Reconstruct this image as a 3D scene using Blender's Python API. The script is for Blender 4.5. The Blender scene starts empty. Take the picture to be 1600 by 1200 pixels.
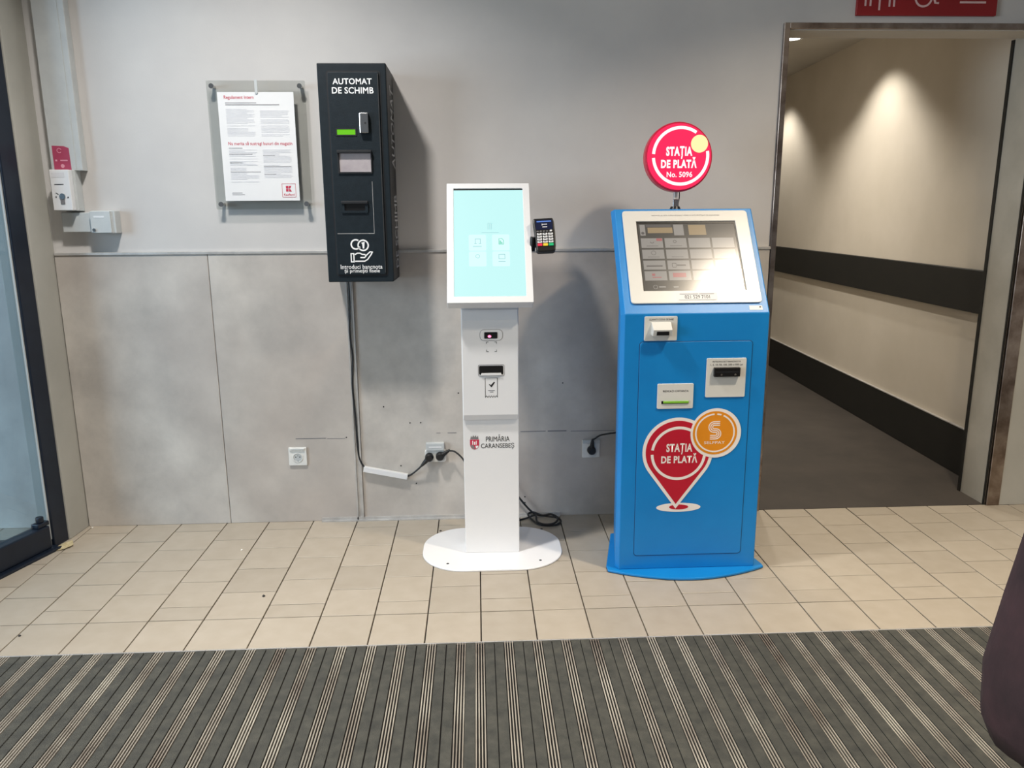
import bpy, bmesh, math, random
from mathutils import Matrix, Vector
random.seed(7)
scene = bpy.context.scene
COL = scene.collection

# ------------------------------------------------------------------ camera, world, lights, exposure
F_PX, PITCH, YAW, ROLL = 1213.7, 0.2147, 0.0443, -0.0069
CAM = Vector((0.8042, -3.5613, 1.4337))
fw = Vector((math.sin(YAW) * math.cos(PITCH), math.cos(YAW) * math.cos(PITCH), -math.sin(PITCH)))
rt = Vector((math.cos(YAW), -math.sin(YAW), 0)); up = rt.cross(fw)
rt2 = math.cos(ROLL) * rt + math.sin(ROLL) * up
up2 = -math.sin(ROLL) * rt + math.cos(ROLL) * up
cd = bpy.data.cameras.new('camera'); cam = bpy.data.objects.new('camera', cd); COL.objects.link(cam)
cd.sensor_width = 36; cd.lens = F_PX / 1600 * 36; cd.clip_start = 0.02
cam.matrix_world = Matrix(((rt2.x, up2.x, -fw.x, CAM.x), (rt2.y, up2.y, -fw.y, CAM.y), (rt2.z, up2.z, -fw.z, CAM.z), (0, 0, 0, 1)))
scene.camera = cam

world = bpy.data.worlds.new('world'); scene.world = world; world.use_nodes = True
bg = world.node_tree.nodes['Background']
bg.inputs[0].default_value = (0.86, 0.93, 1.0, 1); bg.inputs[1].default_value = 0.22

def area(name, loc, target, sx, sy, power, color, shape='RECTANGLE', spread=180):
    l = bpy.data.lights.new(name, 'AREA'); l.shape = shape; l.size = sx; l.size_y = sy
    l.energy = power; l.color = color; l.spread = math.radians(spread)
    o = bpy.data.objects.new(name, l); COL.objects.link(o); o.location = loc
    o.rotation_euler = (Vector(target) - Vector(loc)).to_track_quat('-Z', 'Y').to_euler()
    return o
# daylight that comes in through the glazed entrance on the left
area('daylight_entrance', (-4.6, -3.4, 1.7), (0.6, -0.4, 0.9), 2.4, 2.2, 250, (0.80, 0.91, 1.0))

vs = scene.view_settings
vs.view_transform = 'Standard'; vs.look = 'None'; vs.gamma = 1; vs.exposure = -0.25
vs.use_curve_mapping = False

# ------------------------------------------------------------------ materials
def lin(c):
    c = c / 255.0
    return c / 12.92 if c <= 0.04045 else ((c + 0.055) / 1.055) ** 2.4
def rgb(r, g, b): return (lin(r), lin(g), lin(b), 1)
def mat(name, col, rough=0.5, metal=0.0, var=None, scale=8, bump=0.0, bscale=None, emit=0, detail=4, spec=0.5, coat=0.0, bcoord='Object'):
    """principled; var = second colour mixed in by noise, bump = fine relief"""
    m = bpy.data.materials.new(name); m.use_nodes = True
    nt = m.node_tree; b = nt.nodes['Principled BSDF']
    b.inputs['Roughness'].default_value = rough; b.inputs['Metallic'].default_value = metal
    b.inputs['Specular IOR Level'].default_value = spec
    b.inputs['Coat Weight'].default_value = coat
    b.inputs['Base Color'].default_value = col
    m.diffuse_color = col
    if var or bump:
        tc = nt.nodes.new('ShaderNodeTexCoord')
        geo = nt.nodes.new('ShaderNodeNewGeometry')
    if var:
        n = nt.nodes.new('ShaderNodeTexNoise'); n.inputs['Scale'].default_value = scale; n.inputs['Detail'].default_value = detail
        n.inputs['Roughness'].default_value = 0.6
        nt.links.new(geo.outputs['Position'], n.inputs['Vector'])
        r = nt.nodes.new('ShaderNodeMapRange'); r.inputs[1].default_value = 0.32; r.inputs[2].default_value = 0.68
        nt.links.new(n.outputs['Fac'], r.inputs[0])
        mx = nt.nodes.new('ShaderNodeMix'); mx.data_type = 'RGBA'
        mx.inputs[6].default_value = col; mx.inputs[7].default_value = var
        nt.links.new(r.outputs[0], mx.inputs[0]); nt.links.new(mx.outputs[2], b.inputs['Base Color'])
    if bump:
        n2 = nt.nodes.new('ShaderNodeTexNoise'); n2.inputs['Scale'].default_value = bscale or 60; n2.inputs['Detail'].default_value = 3
        nt.links.new(geo.outputs['Position'], n2.inputs['Vector'])
        bp = nt.nodes.new('ShaderNodeBump'); bp.inputs['Strength'].default_value = bump; bp.inputs['Distance'].default_value = 0.004
        nt.links.new(n2.outputs['Fac'], bp.inputs['Height']); nt.links.new(bp.outputs[0], b.inputs['Normal'])
    if emit:
        b.inputs['Emission Color'].default_value = col; b.inputs['Emission Strength'].default_value = emit
    return m
def glow(name, col, strength=1.0, rough=0.3, base=0.06, spec=0.5):
    m = mat(name, tuple(c * base for c in col[:3]) + (1,), rough, spec=spec); b = m.node_tree.nodes['Principled BSDF']
    b.inputs['Emission Color'].default_value = col; b.inputs['Emission Strength'].default_value = strength * 2 ** -vs.exposure
    return m
def clear_mat(name, tint, gloss=0.12, rough=0.03):
    m = bpy.data.materials.new(name); m.use_nodes = True; nt = m.node_tree; nt.nodes.clear()
    out = nt.nodes.new('ShaderNodeOutputMaterial'); t = nt.nodes.new('ShaderNodeBsdfTransparent'); g = nt.nodes.new('ShaderNodeBsdfGlossy')
    mx = nt.nodes.new('ShaderNodeMixShader'); t.inputs[0].default_value = tint; g.inputs['Roughness'].default_value = rough
    mx.inputs[0].default_value = gloss
    nt.links.new(t.outputs[0], mx.inputs[1]); nt.links.new(g.outputs[0], mx.inputs[2]); nt.links.new(mx.outputs[0], out.inputs[0])
    return m

M = dict(
    plaster=mat('plaster', rgb(205, 202, 199), 0.85, var=rgb(197, 194, 192), scale=2.5, bump=0.06, bscale=150),
    plaster_right=mat('plaster_right', rgb(178, 176, 168), 0.8, var=rgb(167, 165, 157), scale=3),
    corridor=mat('corridor_paint', rgb(214, 206, 193), 0.75, var=rgb(206, 198, 184), scale=2),
    ceiling=mat('ceiling_paint', rgb(205, 200, 190), 0.9, var=rgb(198, 193, 184), scale=2),
    steel=mat('brushed_steel', rgb(178, 165, 155), 0.28, 1.0, var=rgb(120, 104, 95), scale=9, bump=0.05, bscale=30),
    alu=mat('aluminium', rgb(206, 205, 203), 0.35, 0.35, var=rgb(182, 180, 178), scale=14),
    chrome=mat('chrome', rgb(205, 205, 205), 0.15, 1.0),
    jamb=mat('jamb_grey_paint', rgb(180, 176, 166), 0.5, var=rgb(166, 162, 152), scale=5),
    black_board=mat('black_board', rgb(19, 20, 18), 0.6, var=rgb(24, 24, 22), scale=6),
    vinyl=mat('dark_vinyl', rgb(64, 57, 51), 0.7, var=rgb(52, 46, 41), scale=4, bump=0.05, bscale=200),
    grout=mat('grout', rgb(84, 74, 64), 0.9, var=rgb(70, 62, 54), scale=10),
    navy=mat('navy_frame', rgb(20, 28, 42), 0.35, 0.2, var=rgb(27, 36, 50), scale=12),
    rubber=mat('black_rubber', rgb(20, 20, 21), 0.45, var=rgb(28, 28, 30), scale=30),
    carpet=mat('carpet_strip', rgb(76, 76, 70), 0.95, var=rgb(56, 57, 54), scale=22, bump=0.5, bscale=420),
    rail=mat('mat_rail', rgb(188, 183, 170), 0.5, 0.2, var=rgb(118, 108, 99), scale=3.2),
    tray=mat('mat_tray', rgb(14, 13, 12), 0.95, var=rgb(20, 18, 17), scale=12),
    white=mat('white_powder_coat', rgb(230, 230, 231), 0.38, var=rgb(226, 227, 229), scale=5),
    paper=mat('paper', rgb(232, 232, 232), 0.7, var=rgb(228, 228, 229), scale=6),
    plastic=mat('white_plastic', rgb(232, 232, 228), 0.4, var=rgb(226, 226, 222), scale=20),
    grey_plastic=mat('grey_plastic', rgb(196, 200, 200), 0.5, var=rgb(188, 192, 193), scale=15),
    charcoal=mat('charcoal_coat', rgb(26, 36, 43), 0.5, var=rgb(22, 31, 37), spec=0.25, scale=40, bump=0.25, bscale=500),
    charcoal2=mat('charcoal_side', rgb(48, 49, 50), 0.5, var=rgb(42, 43, 44), scale=40, bump=0.25, bscale=500),
    groove=mat('dark_groove', rgb(18, 22, 28), 0.7, var=rgb(14, 17, 22), scale=20),
    blue=mat('blue_powder_coat', rgb(16, 130, 202), 0.36, var=rgb(13, 124, 196), scale=6, bump=0.12, bscale=700),
    blue_dark=mat('blue_groove', rgb(12, 66, 112), 0.6, var=rgb(10, 58, 100), scale=10),
    bezel=mat('bezel_white', rgb(216, 215, 210), 0.3, var=rgb(212, 211, 205), scale=5),
    black=mat('black_plastic', rgb(14, 14, 15), 0.35, var=rgb(19, 19, 20), scale=20),
    ink=mat('black_print', rgb(28, 28, 30), 0.6, var=rgb(34, 34, 36), scale=30),
    greyink=mat('grey_print', rgb(120, 118, 120), 0.6, var=rgb(128, 126, 128), scale=30),
    paleink=mat('pale_print', rgb(220, 220, 223), 0.7, var=rgb(214, 214, 218), scale=30),
    midink=mat('mid_print', rgb(158, 156, 158), 0.7, var=rgb(150, 148, 150), scale=30),
    white_ink=mat('white_print', rgb(245, 245, 245), 0.55, var=rgb(240, 240, 241), scale=30),
    side_ink=mat('grey_lettering', rgb(198, 198, 198), 0.6, var=rgb(180, 180, 180), scale=30),
    red_ink=mat('red_print', rgb(196, 50, 80), 0.6, var=rgb(188, 44, 74), scale=30),
    red=mat('red_vinyl', rgb(190, 24, 48), 0.4, var=rgb(184, 22, 45), scale=12),
    cream=mat('cream_vinyl', rgb(240, 232, 226), 0.4, var=rgb(236, 228, 222), scale=12),
    orange=mat('orange_vinyl', rgb(226, 142, 30), 0.4, var=rgb(221, 137, 26), scale=12),
    signred=mat('sign_red', rgb(148, 24, 30), 0.45, var=rgb(136, 20, 26), scale=5),
    sign_white=mat('sign_white', rgb(222, 190, 188), 0.6, var=rgb(214, 180, 178), scale=20),
    sticker=mat('sticker_red', rgb(176, 70, 100), 0.5, var=rgb(166, 62, 92), scale=14),
    sticker_pale=mat('sticker_pale', rgb(224, 160, 178), 0.5, var=rgb(218, 150, 170), scale=14),
    green=glow('green_display', rgb(110, 205, 20), 0.9, 0.4),
    green_slot=mat('green_slot', rgb(130, 190, 60), 0.35, var=rgb(116, 176, 50), scale=30),
    key_red=mat('key_red', rgb(226, 45, 80), 0.4, var=rgb(220, 40, 74), scale=30),
    key_yellow=mat('key_yellow', rgb(236, 205, 60), 0.4, var=rgb(230, 199, 54), scale=30),
    key_green=mat('key_green', rgb(24, 184, 118), 0.4, var=rgb(20, 176, 112), scale=30),
    term_screen=glow('terminal_screen', rgb(22, 30, 62), 0.8, 0.25),
    term_bar=glow('terminal_bar', rgb(95, 135, 215), 1, 0.3),
    lit_red=glow('lit_sign_red', rgb(250, 40, 92), 1.0, 0.3),
    lit_white=glow('lit_sign_white', rgb(255, 248, 248), 1.15, 0.3),
    lit_yellow=glow('lit_sign_yellow', rgb(255, 246, 178), 1.0, 0.3),
    sign_rim=mat('sign_rim', rgb(205, 28, 66), 0.3, var=rgb(196, 24, 60), scale=10),
    cyan=glow('cyan_screen', rgb(200, 250, 249), 0.93, 0.3),
    cyan_card=glow('cyan_card', rgb(216, 255, 254), 0.97, 0.3),
    icon_grey=glow('icon_grey', rgb(150, 200, 205), 0.9, 0.4),
    icon_green=glow('icon_green', rgb(96, 210, 175), 0.9, 0.4),
    lcd=glow('screen_glass', rgb(74, 71, 66), 1.0, 0.2, spec=1.0),
    lcd_card=glow('screen_card', rgb(142, 137, 131), 1.0, 0.2, spec=1.0),
    lcd_grey=glow('screen_mark', rgb(92, 88, 85), 1.0, 0.2, spec=1.0),
    lcd_red=glow('screen_red_mark', rgb(160, 96, 96), 1.0, 0.2, spec=1.0),
    lcd_tan=glow('screen_tan', rgb(150, 130, 100), 1.0, 0.2, spec=1.0),
    laser=mat('scanner_light', rgb(255, 120, 160), 0.3, emit=3.0),
    bill=mat('banknote_pane', rgb(186, 178, 180), 0.25, var=rgb(160, 152, 156), scale=9),  # pale grey, mottled at random, no emission
    lamp=mat('lamp_lens', rgb(255, 250, 240), 0.4, emit=6),
    leaf=mat('dry_leaf', rgb(205, 196, 160), 0.8, var=rgb(175, 160, 122), scale=60),
    crumb=mat('crumb', rgb(235, 232, 225), 0.8, var=rgb(225, 220, 210), scale=60),
    coat=mat('maroon_coat', rgb(66, 42, 46), 0.75, var=rgb(42, 28, 31), scale=9, bump=0.4, bscale=40),
    trousers=mat('dark_trousers', rgb(36, 36, 42), 0.85, var=rgb(30, 30, 35), scale=20, bump=0.2, bscale=90),
    skin=mat('skin', rgb(206, 160, 138), 0.55, var=rgb(198, 150, 128), scale=20),
    hair=mat('dark_hair', rgb(44, 34, 28), 0.6, var=rgb(60, 46, 36), scale=60),
    eye=mat('eye_white', rgb(230, 228, 224), 0.3, var=rgb(226, 224, 220), scale=30),
    lip=mat('lip', rgb(172, 106, 98), 0.5, var=rgb(166, 100, 92), scale=30),
    acrylic=clear_mat('acrylic_plate', (0.90, 0.91, 0.90, 1), 0.08, 0.12),
    glass=clear_mat('door_glass', (0.72, 0.84, 0.92, 1), 0.08, 0.02),
)

def mapped_mat(name, build):
    m = bpy.data.materials.new(name); m.use_nodes = True; build(m.node_tree, m.node_tree.nodes['Principled BSDF']); return m
def concrete(nt, b):
    geo = nt.nodes.new('ShaderNodeNewGeometry')
    info = nt.nodes.new('ShaderNodeObjectInfo')
    add = nt.nodes.new('ShaderNodeVectorMath'); add.operation = 'ADD'
    sc = nt.nodes.new('ShaderNodeVectorMath'); sc.operation = 'SCALE'; sc.inputs[0].default_value = (37, 11, 53)
    nt.links.new(info.outputs['Random'], sc.inputs['Scale'])
    nt.links.new(geo.outputs['Position'], add.inputs[0]); nt.links.new(sc.outputs[0], add.inputs[1])
    n1 = nt.nodes.new('ShaderNodeTexNoise'); n1.inputs['Scale'].default_value = 4.0; n1.inputs['Detail'].default_value = 7; n1.inputs['Roughness'].default_value = 0.62
    n2 = nt.nodes.new('ShaderNodeTexNoise'); n2.inputs['Scale'].default_value = 1.1; n2.inputs['Detail'].default_value = 3
    for n in (n1, n2): nt.links.new(add.outputs[0], n.inputs['Vector'])
    r1 = nt.nodes.new('ShaderNodeMapRange'); r1.inputs[1].default_value = 0.3; r1.inputs[2].default_value = 0.7
    nt.links.new(n1.outputs['Fac'], r1.inputs[0])
    m1 = nt.nodes.new('ShaderNodeMix'); m1.data_type = 'RGBA'; m1.inputs[6].default_value = rgb(174, 169, 163); m1.inputs[7].default_value = rgb(209, 203, 195)
    nt.links.new(r1.outputs[0], m1.inputs[0])
    r2 = nt.nodes.new('ShaderNodeMapRange'); r2.inputs[1].default_value = 0.4; r2.inputs[2].default_value = 0.72; r2.inputs[4].default_value = 0.7
    nt.links.new(n2.outputs['Fac'], r2.inputs[0])
    m2 = nt.nodes.new('ShaderNodeMix'); m2.data_type = 'RGBA'; m2.inputs[7].default_value = rgb(176, 165, 158)
    nt.links.new(m1.outputs[2], m2.inputs[6]); nt.links.new(r2.outputs[0], m2.inputs[0]); nt.links.new(m2.outputs[2], b.inputs['Base Color'])
    b.inputs['Roughness'].default_value = 0.5
    n3 = nt.nodes.new('ShaderNodeTexNoise'); n3.inputs['Scale'].default_value = 45; bp = nt.nodes.new('ShaderNodeBump'); bp.inputs['Strength'].default_value = 0.08; bp.inputs['Distance'].default_value = 0.004
    nt.links.new(geo.outputs['Position'], n3.inputs['Vector']); nt.links.new(n3.outputs['Fac'], bp.inputs['Height']); nt.links.new(bp.outputs[0], b.inputs['Normal'])
M['concrete'] = mapped_mat('concrete_panel', concrete)
def tilemat(nt, b):
    geo = nt.nodes.new('ShaderNodeNewGeometry'); info = nt.nodes.new('ShaderNodeObjectInfo')
    n1 = nt.nodes.new('ShaderNodeTexNoise'); n1.inputs['Scale'].default_value = 14; n1.inputs['Detail'].default_value = 6
    nt.links.new(geo.outputs['Position'], n1.inputs['Vector'])
    r1 = nt.nodes.new('ShaderNodeMapRange'); r1.inputs[1].default_value = 0.3; r1.inputs[2].default_value = 0.7
    nt.links.new(n1.outputs['Fac'], r1.inputs[0])
    m1 = nt.nodes.new('ShaderNodeMix'); m1.data_type = 'RGBA'; m1.inputs[6].default_value = rgb(168, 158, 143); m1.inputs[7].default_value = rgb(175, 166, 152)
    nt.links.new(r1.outputs[0], m1.inputs[0])
    hs = nt.nodes.new('ShaderNodeHueSaturation'); r2 = nt.nodes.new('ShaderNodeMapRange'); r2.inputs[3].default_value = 0.93; r2.inputs[4].default_value = 1.03
    nt.links.new(info.outputs['Random'], r2.inputs[0]); nt.links.new(r2.outputs[0], hs.inputs['Value'])
    nt.links.new(m1.outputs[2], hs.inputs['Color']); nt.links.new(hs.outputs[0], b.inputs['Base Color'])
    b.inputs['Roughness'].default_value = 0.42
M['tile'] = mapped_mat('floor_tile', tilemat)

# ------------------------------------------------------------------ mesh helpers
class MB:
    def __init__(s): s.v = []; s.f = []
    def add(s, vs, fs):
        n = len(s.v); s.v += [tuple(v) for v in vs]; s.f += [tuple(i + n for i in f) for f in fs]; return s
    def box(s, x0, x1, y0, y1, z0, z1):
        return s.add([(x0, y0, z0), (x1, y0, z0), (x1, y1, z0), (x0, y1, z0), (x0, y0, z1), (x1, y0, z1), (x1, y1, z1), (x0, y1, z1)],
                     [(0, 3, 2, 1), (4, 5, 6, 7), (0, 1, 5, 4), (1, 2, 6, 5), (2, 3, 7, 6), (3, 0, 4, 7)])
    def prism(s, poly, z0, z1):
        n = len(poly)
        vs = [(x, y, z0) for x, y in poly] + [(x, y, z1) for x, y in poly]
        return s.add(vs, [tuple(reversed(range(n))), tuple(range(n, 2 * n))] + [(i, (i + 1) % n, n + (i + 1) % n, n + i) for i in range(n)])
    def ring(s, outer, inner, z0, z1):
        """plate with a hole; outer and inner have equally many points"""
        n = len(outer)
        vs = [(x, y, z) for z in (z0, z1) for x, y in outer] + [(x, y, z) for z in (z0, z1) for x, y in inner]
        fs = []
        for i in range(n):
            j = (i + 1) % n
            fs += [(i, j, n + j, n + i), (2 * n + j, 2 * n + i, 3 * n + i, 3 * n + j), (n + i, n + j, 3 * n + j, 3 * n + i), (j, i, 2 * n + i, 2 * n + j)]
        return s.add(vs, fs)
    def loft(s, rings, cap=True):
        n = len(rings[0]); base = len(s.v); vs = [p for r in rings for p in r]; fs = []
        for k in range(len(rings) - 1):
            for i in range(n):
                j = (i + 1) % n; fs.append((k * n + i, k * n + j, (k + 1) * n + j, (k + 1) * n + i))
        if cap: fs += [tuple(reversed(range(n))), tuple(range((len(rings) - 1) * n, len(rings) * n))]
        return s.add(vs, fs)
    def tube(s, pts, r, n=10, radii=None):
        pts = [Vector(p) for p in pts]; rings = []; ref = None
        for i, p in enumerate(pts):
            t = (pts[min(i + 1, len(pts) - 1)] - pts[max(i - 1, 0)]).normalized()
            if ref is None: ref = Vector((0, 0, 1)) if abs(t.z) < 0.9 else Vector((1, 0, 0))
            a = (ref - t * ref.dot(t)).normalized(); b = t.cross(a); ref = a
            rr = radii[i] if radii else r
            rings.append([p + rr * (math.cos(k * 2 * math.pi / n) * a + math.sin(k * 2 * math.pi / n) * b) for k in range(n)])
        return s.loft(rings)
    def stroke(s, pts, w, z0, z1, closed=False):
        """flat line of width w in the xy plane"""
        P = [Vector((p[0], p[1])) for p in pts]; n = len(P); L = []; R = []
        for i in range(n):
            a = P[(i - 1) % n] if closed or i else P[i]; b = P[(i + 1) % n] if closed or i < n - 1 else P[i]
            t = (b - a).normalized(); nn = Vector((-t.y, t.x)); k = 1.0
            if (closed or 0 < i < n - 1):
                t1 = (P[i] - P[(i - 1) % n]).normalized(); k = min(2.0, 1 / max(0.3, abs(nn.dot(Vector((-t1.y, t1.x))))))
            L.append(P[i] + nn * w / 2 * k); R.append(P[i] - nn * w / 2 * k)
        m = n if closed else n - 1
        for i in range(m):
            j = (i + 1) % n
            s.prism([tuple(R[i]), tuple(R[j]), tuple(L[j]), tuple(L[i])], z0, z1)
        return s
def rrect(x0, x1, y0, y1, r, n=6):
    pts = []
    for cx, cy, a0 in ((x1 - r, y1 - r, 0), (x0 + r, y1 - r, 90), (x0 + r, y0 + r, 180), (x1 - r, y0 + r, 270)):
        for k in range(n + 1):
            a = math.radians(a0 + 90 * k / n); pts.append((cx + r * math.cos(a), cy + r * math.sin(a)))
    return pts
def circ(cx, cy, r, n=32, ry=None, a0=0, a1=360, end=False):
    m = n + 1 if end else n
    return [(cx + r * math.cos(math.radians(a0 + (a1 - a0) * k / n)), cy + (ry or r) * math.sin(math.radians(a0 + (a1 - a0) * k / n))) for k in range(m)]
def frame(o, u=(1, 0, 0), v=(0, 0, 1)):
    u = Vector(u).normalized(); v = Vector(v).normalized(); w = u.cross(v)
    return Matrix(((u.x, v.x, w.x, o[0]), (u.y, v.y, w.y, o[1]), (u.z, v.z, w.z, o[2]), (0, 0, 0, 1)))
def wpos(o):
    p = Vector((0, 0, 0))
    while o is not None: p += o.location; o = o.parent
    return p
def finish(o, name, m, parent, label=None):
    if m is not None and not o.data.materials: o.data.materials.append(m)
    if parent is not None: o.parent = parent
    if label: o['label'] = label
    return o
def build(mb, name, m, parent=None, X=None, bevel=0, smooth=False, label=None, seg=2, origin=None):
    """all vertices given in world space (after X); parents carry translation only"""
    me = bpy.data.meshes.new(name)
    vs = [Vector(v) for v in mb.v]
    if X is not None: vs = [X @ v for v in vs]
    org = Vector(origin) if origin is not None else (wpos(parent) if parent is not None else Vector((0, 0, 0)))
    me.from_pydata([tuple(v - org) for v in vs], [], mb.f); me.validate()
    bm = bmesh.new(); bm.from_mesh(me); bmesh.ops.recalc_face_normals(bm, faces=bm.faces[:])
    if bevel:
        es = [e for e in bm.edges if len(e.link_faces) == 2 and e.calc_face_angle(0) > 0.6]
        bmesh.ops.bevel(bm, geom=es, offset=bevel, segments=seg, profile=0.5, affect='EDGES', clamp_overlap=True)
    bm.to_mesh(me); bm.free()
    if smooth:
        for p in me.polygons: p.use_smooth = True
        if smooth != 'all': me.set_sharp_from_angle(angle=math.radians(40))
    o = bpy.data.objects.new(name, me); COL.objects.link(o)
    if origin is not None: o.location = org - (wpos(parent) if parent is not None else Vector((0, 0, 0)))
    return finish(o, name, m, parent, label)
def thing(name, label, cat, loc, group=None):
    o = bpy.data.objects.new(name, None); COL.objects.link(o); o.location = loc; o.empty_display_size = 0.05
    o['label'] = label; o['category'] = cat
    if group: o['group'] = group
    return o
def tag(o, label, cat, group=None):
    o['label'] = label; o['category'] = cat
    if group: o['group'] = group
    return o
def struct(o, label=None, cat=None):
    o['kind'] = 'structure'
    if label: o['label'] = label
    if cat: o['category'] = cat
    return o
def text(s, name, m, parent, X, x0, x1, y0, y1, w=0.0006, bold=0.0, rot=0, label=None, depth=0.0004, sharp=0):
    """lettering fitted to the rectangle x0..x1, y0..y1 of the frame X, w above it"""
    cu = bpy.data.curves.new('t', 'FONT'); cu.body = s; cu.size = 1; cu.offset = bold; cu.resolution_u = 3; cu.space_character = 1 + bold * 2.5
    ob = bpy.data.objects.new('t', cu); COL.objects.link(ob)
    dg = bpy.context.evaluated_depsgraph_get(); me = bpy.data.meshes.new_from_object(ob.evaluated_get(dg))
    bpy.data.objects.remove(ob); bpy.data.curves.remove(cu)
    vs = [v.co.copy() for v in me.vertices]
    if rot == 90: vs = [Vector((-v.y, v.x, 0)) for v in vs]
    if rot == -90: vs = [Vector((v.y, -v.x, 0)) for v in vs]
    ax, bx = min(v.x for v in vs), max(v.x for v in vs); ay, by = min(v.y for v in vs), max(v.y for v in vs)
    org = wpos(parent)
    for i, v in enumerate(vs):
        p = Vector((x0 + (v.x - ax) / (bx - ax) * (x1 - x0), y0 + (v.y - ay) / (by - ay) * (y1 - y0), w))
        me.vertices[i].co = X @ p - org
    me.name = name; me.materials.clear()
    o = bpy.data.objects.new(name, me); COL.objects.link(o)
    return finish(o, name, m, parent, label)
def lines(rects, name, m, parent, X, w=0.0006, d=0.0004, label=None):
    b = MB()
    for x0, x1, y0, y1 in rects: b.box(x0, x1, y0, y1, w, w + d)
    return build(b, name, m, parent, X, label=label)

# ------------------------------------------------------------------ setting: walls, ceiling, floor
W = frame((0, 0, 0))                       # back wall: u = X, v = Z, w towards the camera
DX0, DX1, DZ = 2.15, 3.345, 2.235          # door opening incl. trim
CEIL = 3.2
b = MB()
b.box(-4.2, DX0 + .02, 0, .19, -.02, CEIL); b.box(DX1 - .02, 5.2, 0, .19, -.02, CEIL); b.box(DX0 + .02, DX1 - .02, 0, .19, DZ - .02, CEIL)
wall = struct(build(b, 'wall_back', M['plaster']))
# concrete-look dado panels, each its own piece
DADO = 1.27
def panel(x0, x1, z0=0.0, z1=DADO):
    return build(MB().box(x0, x1, -.012, 0, z0, z1), 'dado_panel', M['concrete'], wall, bevel=.0015, seg=1, origin=((x0 + x1) / 2, 0, 0))
for x0, x1 in ((-1.052, -.3895), (-.387, .2135), (.2455, .8785), (.881, 1.5135), (1.516, 2.148), (-1.79, -1.20), (-2.42, -1.793), (-3.05, -2.423)):
    panel(x0, x1)
for x0, x1 in ((3.39, 4.2), (4.203, 5.0)):
    build(MB().box(x0, x1, -.012, 0, 0, 2.6), 'wall_panel', M['plaster_right'], wall, bevel=.0015, seg=1, origin=(x0, 0, 0))
# scratch marks in the panels
for i, (x0, x1, z, h) in enumerate(((-.056, .085, .411, .0035), (.09, .174, .409, .002), (.602, .622, .426, .003), (.655, .697, .426, .003), (1.0, 1.12, .425, .004), (1.13, 1.22, .424, .006), (1.24, 1.45, .423, .003))):
    build(MB().box(x0, x1, -.0126, -.0118, z, z + h), 'scratch_mark', M['greyink'], wall, origin=(x0, 0, z))
for x, z in ((.36, .56), (.48, .48), (.53, .48), (.71, .62), (1.02, .10), (1.02, .07), (.43, .27), (1.2, .66), (.5, .18), (.18, .415)):
    build(MB().prism(circ(x, z, .0035, 8), .0122, .0128), 'bolt_hole', M['ink'], wall, W)
# metal strips
struct(build(MB().box(-1.05, DX0, -.017, 0, DADO, DADO + .013), 'trim_1', M['alu'], bevel=.002, seg=1))
struct(build(MB().box(-3.1, -1.2, -.017, 0, DADO, DADO + .013), 'trim_2', M['alu'], bevel=.002, seg=1))
b = MB(); b.box(.2135, .2195, -.02, 0, 0, DADO); b.box(.2195, .2385, -.013, 0, 0, DADO); b.box(.2385, .2455, -.022, 0, 0, DADO)
struct(build(b, 'trim_3', M['alu']))
b = MB(); b.box(.045, 1.19, -.02, -.012, 0, .018); b.box(.045, 1.19, -.03, -.02, 0, .006)
struct(build(b, 'trim_4', M['alu']))
# door surround: steel angle, grey jamb lining
b = MB()
b.box(DX0, DX0 + .025, -.016, .0, 0, DZ); b.box(DX0 + .02, DX0 + .024, 0, .04, 0, DZ - .024)
struct(build(b, 'trim_5', M['steel'], bevel=.0015, seg=1))
b = MB(); b.box(DX0 + .025, DX1 - .02, -.016, 0, DZ - .024, DZ)
struct(build(b, 'trim_6', M['steel'], bevel=.0015, seg=1))
b = MB(); b.box(DX1 - .02, DX1 + .045, -.016, 0, 0, DZ)
struct(build(b, 'trim_7', M['steel'], bevel=.0015, seg=1))
struct(build(MB().box(DX1 - .024, DX1 - .0195, .0, .19, 0, DZ - .024), 'trim_8', M['jamb']))
struct(build(MB().box(DX1 - .03, DX1 - .0235, .19, .21, 0, DZ - .024), 'trim_9', M['black_board']))
struct(build(MB().box(DX1 - .03, DX1 - .023, -.004, .004, 0, DZ - .024), 'trim_10', M['black_board']))
struct(build(MB().box(DX0 + .02, DX1 - .024, 0, .145, DZ - .028, DZ - .0195), 'trim_11', M['corridor']))
# corridor
def cw(y): return 3.455 + .042 * y
CZ = 2.62
b = MB(); b.prism([(cw(.19), .19), (cw(6), 6), (cw(6) + .1, 6), (cw(.19) + .1, .19)], 0, CZ)
struct(build(b, 'wall_corridor_right', M['corridor']))
struct(build(MB().box(1.85, 1.95, .19, 6, 0, CZ), 'wall_corridor_left', M['corridor']))
struct(build(MB().box(1.85, 4, 6, 6.1, 0, CZ), 'wall_corridor_end', M['corridor']))
struct(build(MB().box(1.85, 4, .19, 6.1, CZ, CZ + .06), 'ceiling_corridor', M['ceiling']))
struct(build(MB().box(1.85, 3.9, .0, 6.1, -.03, .0), 'floor_corridor', M['vinyl']))
def strip(z0, z1, t, name, m, y0=.19):
    return struct(build(MB().prism([(cw(y0) - t, y0), (cw(6) - t, 6), (cw(6), 6), (cw(y0), y0)], z0, z1), name, m, bevel=.002, seg=1))
strip(0, .262, .014, 'baseboard_right', M['black_board']); strip(.262, .270, .016, 'trim_12', M['alu'])
strip(.905, 1.13, .032, 'trim_13', M['black_board'])
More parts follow.
